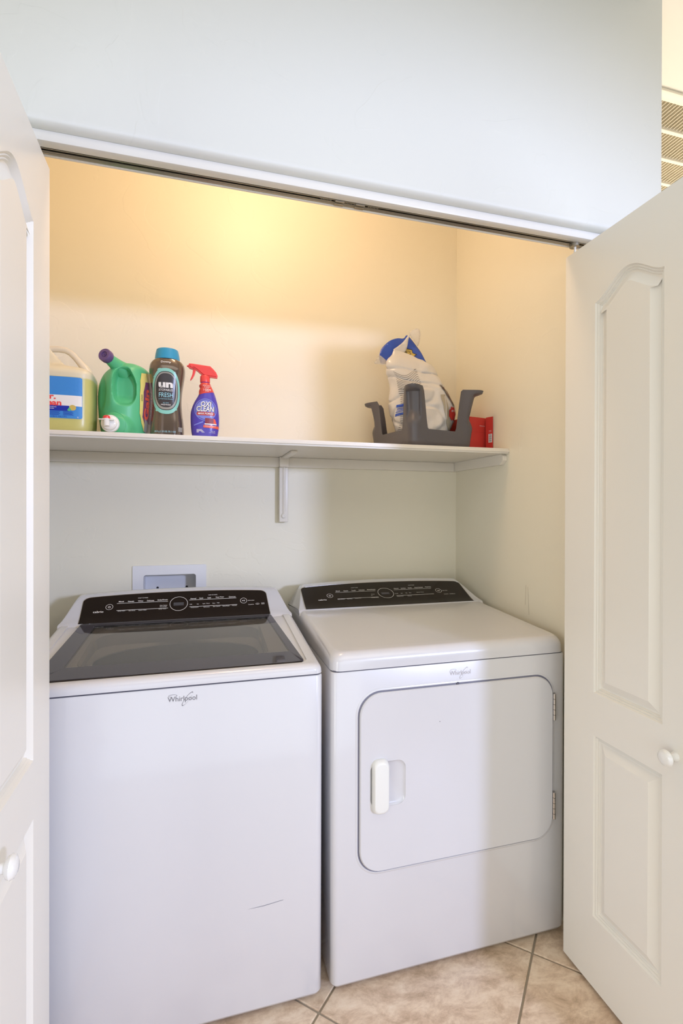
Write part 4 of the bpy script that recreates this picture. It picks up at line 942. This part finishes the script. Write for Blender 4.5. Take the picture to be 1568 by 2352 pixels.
# -- crumpled bag standing in the caddy
bg = thing('product_bag', 'crumpled white and blue plastic bag slumped inside the charcoal caddy', 'bag', (0.50, 0.53, ZT + 0.006))
def bgdisp(p, th):
    n = noise.noise(Vector((p.x * 14, p.y * 14, p.z * 11))) * 0.012 + noise.noise(Vector((p.x * 34 + 5, p.y * 34, p.z * 22))) * 0.006
    r1 = abs(noise.noise(Vector((p.x * 9 + 3, p.y * 9, p.z * 20 + 2))))          # sharp creases
    k = smooth01((p.z - 1.56) / 0.05); c_ = Vector((0.5, 0.53, p.z)); d = (p - c_).normalized()
    return p + d * (n - 0.050 * max(0, 0.14 - r1)) * (0.3 + 0.7 * k)
yc = 0.535
def gb(z, a, b, hd): return (z, a, b, yc - hd, yc + hd)
GBG = Body([gb(ZT + 0.007, 0.43, 0.59, 0.075), gb(ZT + 0.02, 0.412, 0.608, 0.086), gb(1.60, 0.400, 0.620, 0.090), gb(1.65, 0.385, 0.636, 0.089), gb(1.70, 0.380, 0.641, 0.084), gb(1.74, 0.378, 0.622, 0.076), gb(1.77, 0.374, 0.606, 0.066), gb(1.80, 0.367, 0.585, 0.054), gb(1.835, 0.361, 0.572, 0.042), gb(1.858, 0.357, 0.546, 0.033), gb(1.878, 0.362, 0.515, 0.024), gb(1.896, 0.376, 0.462, 0.012), gb(1.912, 0.386, 0.412, 0.005)], 2.2, bgdisp, 6)
zs = [ZT + 0.007 + (1.912 - ZT - 0.007) * k / 90 for k in range(91)]
GBG.build('bag_body', BAGW, bg, 120, zs); GBG.disp = None
def bagf(u, v, e):
    p = GBG.front(u, v, 0.0); p = bgdisp(p, 0); return Vector((p.x, p.y - 0.0036 - e, p.z))
def bx_(px): return 0.396 + (px - 905) * 0.0019   # picture columns to the bag plane
def patch(name, pts, y_, m, parent, tol=0.012, amp=0.010, th=0.0006, slope=0.0, label=None):
    P = []; n = len(pts)
    for i in range(n):
        a, b, c, d = pts[i - 1], pts[i], pts[(i + 1) % n], pts[(i + 2) % n]
        for k in range(4):
            t = k / 4; P.append(tuple(0.5 * (2 * b[q] + (c[q] - a[q]) * t + (2 * a[q] - 5 * b[q] + 4 * c[q] - d[q]) * t * t + (3 * b[q] - a[q] - 3 * c[q] + d[q]) * t ** 3) for q in (0, 1)))
    pts = P
    pr = Print(lambda u, v, e: Vector((u, y_ + slope * (v - 1.9) + amp * noise.noise(Vector((u * 16, v * 16, 3))), v))); pr.poly(pts, m, 0, tol); o = pr.build(name, parent, label)
    bm = bmesh.new(); bm.from_mesh(o.data); bmesh.ops.remove_doubles(bm, verts=bm.verts, dist=1e-5); bm.to_mesh(o.data); bm.free()
    o.data.shade_smooth(); solidify(o, th); bake_mods(o); return o
patch('back_sheet', [(0.338, 1.868), (0.335, 1.893), (0.344, 1.922), (0.375, 1.955), (0.412, 1.972), (0.440, 1.975), (0.456, 1.990), (0.478, 1.968), (0.502, 1.938), (0.530, 1.890), (0.552, 1.852), (0.566, 1.832), (0.548, 1.825), (0.50, 1.832), (0.45, 1.85), (0.40, 1.86), (0.368, 1.870), (0.352, 1.862)], 0.556, BAGB, bg, slope=0.15, label='blue printed top of the bag')
patch('front_flap', [(0.388, 1.918), (0.408, 1.908), (0.440, 1.918), (0.452, 1.966), (0.462, 1.992), (0.450, 1.980), (0.428, 1.952), (0.405, 1.932)], 0.545, BAGW, bg, label='white folded seam edge')
patch('clear_corner', [(0.312, 1.862), (0.330, 1.892), (0.350, 1.886), (0.366, 1.868), (0.352, 1.858), (0.330, 1.860)], 0.548, FILM, bg, label='clear film corner')
patch('clear_tip', [(0.458, 1.990), (0.476, 2.008), (0.502, 2.014), (0.505, 1.975), (0.495, 1.945), (0.480, 1.962)], 0.552, FILM, bg, label='clear film tip')
pr = Print(lambda u, v, e: Vector((u, 0.556 + 0.15 * (v - 1.9) + 0.010 * noise.noise(Vector((u * 16, v * 16, 3))) - 0.0022 - e, v)))
pr.poly([(0.425, 1.908), (0.438, 1.935), (0.472, 1.930), (0.474, 1.916), (0.492, 1.912), (0.478, 1.900), (0.482, 1.886), (0.46, 1.892)], PRINTK, 1, 0.012)
pr.poly([(0.427, 1.908), (0.440, 1.932), (0.470, 1.927), (0.472, 1.914), (0.486, 1.910), (0.474, 1.900), (0.478, 1.890), (0.46, 1.895)], GOLD, 2, 0.012)
pr.text("R'S", 0.4545, 1.9155, w=0.024, h=0.015, m=PRINTK, layer=3); pr.build('emblem', bg, label='gold ribbon emblem')
pr = Print(bagf, 0.0003); T_ = 0.010
for k in range(9):
    y = 1.822 - k * 0.0075; x0 = 0.374 + 0.0015 * k; 
    pr.tri([(x0 + 0.085 * i / 10, y - 0.020 * math.sin(math.pi * min(1, i / 10 * 1.1)) + 0.012 * (i / 10) ** 2 + (0.0007 if j else -0.0007)) for i in range(11) for j in (0, 1)], [t for i in range(10) for t in ((2 * i, 2 * i + 2, 2 * i + 3), (2 * i, 2 * i + 3, 2 * i + 1))], PRINTK, 1, T_)
for k in range(22):
    y = 1.752 - k * 0.0075; L_ = 0.034 + 0.012 * random.random(); x0 = 0.388 + 0.0006 * k
    if 7 < k < 12: continue
    pr.rect(x0, x0 + L_, y - 0.0008, y + 0.0008, PRINTK, 1, T_)
for k, (a, b) in enumerate(((1.698, 1.688), (1.684, 1.681), (1.678, 1.675), (1.672, 1.669), (1.665, 1.655))): pr.poly([(0.386, b - 0.004), (0.386, a - 0.004), (0.450, a + 0.008), (0.450, b + 0.008)], BAGB, 1, T_)
pr.poly([(0.548, 1.735), (0.566, 1.737), (0.590, 1.60), (0.574, 1.598)], BEIGE, 1, T_); pr.rect(0.564, 0.566, 1.61, 1.73, BAGW, 2, T_)
P = [(0.598 + (0.0205 if i % 2 else 0.0160) * math.cos(R(22.5 * i)), 1.665 + (0.030 if i % 2 else 0.023) * math.sin(R(22.5 * i))) for i in range(16)]
pr.poly(P, RED, 1, T_); pr.text('#1', 0.599, 1.676, w=0.014, h=0.010, m=PRINTW, layer=2)
pr.build('printed_text', bg, label='black print, blue stripes and red star badge')
pr = Print(bagf, 0.0003); pr.poly([(0.552, 1.778), (0.568, 1.776), (0.590, 1.757), (0.608, 1.730), (0.616, 1.69), (0.602, 1.698), (0.588, 1.730), (0.570, 1.750), (0.556, 1.760)], mat('picture_brown', (0.10, 0.05, 0.04), 0.3), 2, 0.01)
pr.build('picture_strip', bg, label='dark brown picture at the right edge')

# -- red carton in the corner
rb = thing('red_carton', 'small red cardboard carton at the right end of the shelf', 'carton', (0.70, 0.53, ZT))
def obox(name, cx, cy, ang, hx, hy, z0, z1, m, parent, top=True, t=0.0009, label=None):
    c_, s2 = math.cos(ang), math.sin(ang); w2 = lambda x, y, z: (cx + x * c_ - y * s2, cy + x * s2 + y * c_, z)
    vs, fs = loft([[w2(x, y, z) for x, y in ((-hx, -hy), (hx, -hy), (hx, hy), (-hx, hy))] for z in (z0, z1)], cap1=top)
    return mesh(name, vs, fs, m, parent, smooth=False, label=label), w2
AN = R(12); dA = Vector((math.cos(AN), math.sin(AN))); dB = Vector((-math.sin(AN), math.cos(AN)))
A0 = Vector((0.675, 0.464)); cc = A0 + dA * 0.0435 + dB * 0.063
_, w2 = obox('carton_body', cc.x, cc.y, AN, 0.0435, 0.063, ZT + 0.0003, 1.659, RED, rb)
o, wf = obox('open_flap', 0.7560, 0.452, R(-70), 0.0165, 0.0008, ZT + 0.008, 1.6585, RED, rb, label='open side flap with a bar code')
obox('card_edge', cc.x - 0.012, cc.y, AN, 0.020, 0.045, 1.6592, 1.6600, mat('raw_card', (0.36, 0.20, 0.12), 0.7), rb, label='brown raw card at the top')
FR = mat('fold_line_red', (0.42, 0.03, 0.025), 0.6)
pr = Print(lambda u, v, e: Vector(w2(u, -0.0630 - 0.0004 - e, v)))
pr.rect(-0.0432, 0.0432, 1.6000, 1.6006, FR, 1); pr.text('PRODUCTS', 0.022, 1.6265, w=0.026, h=0.0035, m=PRINTW, layer=1)
pr.build('front_print', rb, label='small white lettering')
pr = Print(lambda u, v, e: Vector(w2(-0.0435 - 0.0004 - e, -u, v)))
pr.text('ice', 0.012, 1.640, w=0.040, h=0.018, m=PRINTW, layer=1, bold=0.02); pr.build('side_print', rb, label='large white lettering')
pr = Print(lambda u, v, e: Vector(wf(u, -0.0012 - e, v)))
for k in range(11): pr.rect(-0.001, 0.012, 1.5600 + k * 0.0028, 1.5600 + k * 0.0028 + (0.0014 if k % 3 else 0.0008), PRINTK, 2)
pr.rect(-0.003, 0.014, 1.558, 1.592, PRINTW, 1); pr.rect(-0.001, 0.011, 1.600, 1.6008, PRINTW, 1); pr.rect(-0.001, 0.011, 1.604, 1.6048, PRINTW, 1)
pr.build('bar_code', rb, label='white bar code label')

# ------------------------------------------------------------------ wear marks
SCF = mat('scuff_grey', (0.30, 0.30, 0.34), 0.6); SCW = mat('scuff_wall', (0.50, 0.44, 0.33), 0.7)
pr = Print(lambda u, v, e: Vector((u, WY - 0.0004 - e, v)), 0.0001)
pr.poly([(-0.223, 0.2818), (-0.179, 0.2830), (-0.129, 0.2875), (-0.1288, 0.2866), (-0.179, 0.2815)], SCF); pr.build('scratch', wa, label='thin grey scratch low on the front')
pr = Print(lambda u, v, e: Vector((u, -0.0089 - e, v)), 0.0001); pr.ell(0.3105, 0.6996, 0.0012, 0.0012, SEAM); pr.build('chip', dd)
wr = bpy.data.objects['wall_right']
pr = Print(lambda u, v, e: Vector((XR - 0.0005 - e, u, v)), 0.0001)
pr.poly([(0.2300, 1.03), (0.2312, 1.03), (0.2362, 0.96), (0.2350, 0.96)], SCW); pr.poly([(0.2205, 1.025), (0.2215, 1.025), (0.2150, 0.928), (0.2138, 0.928)], SCW); pr.build('pencil_mark', wr)
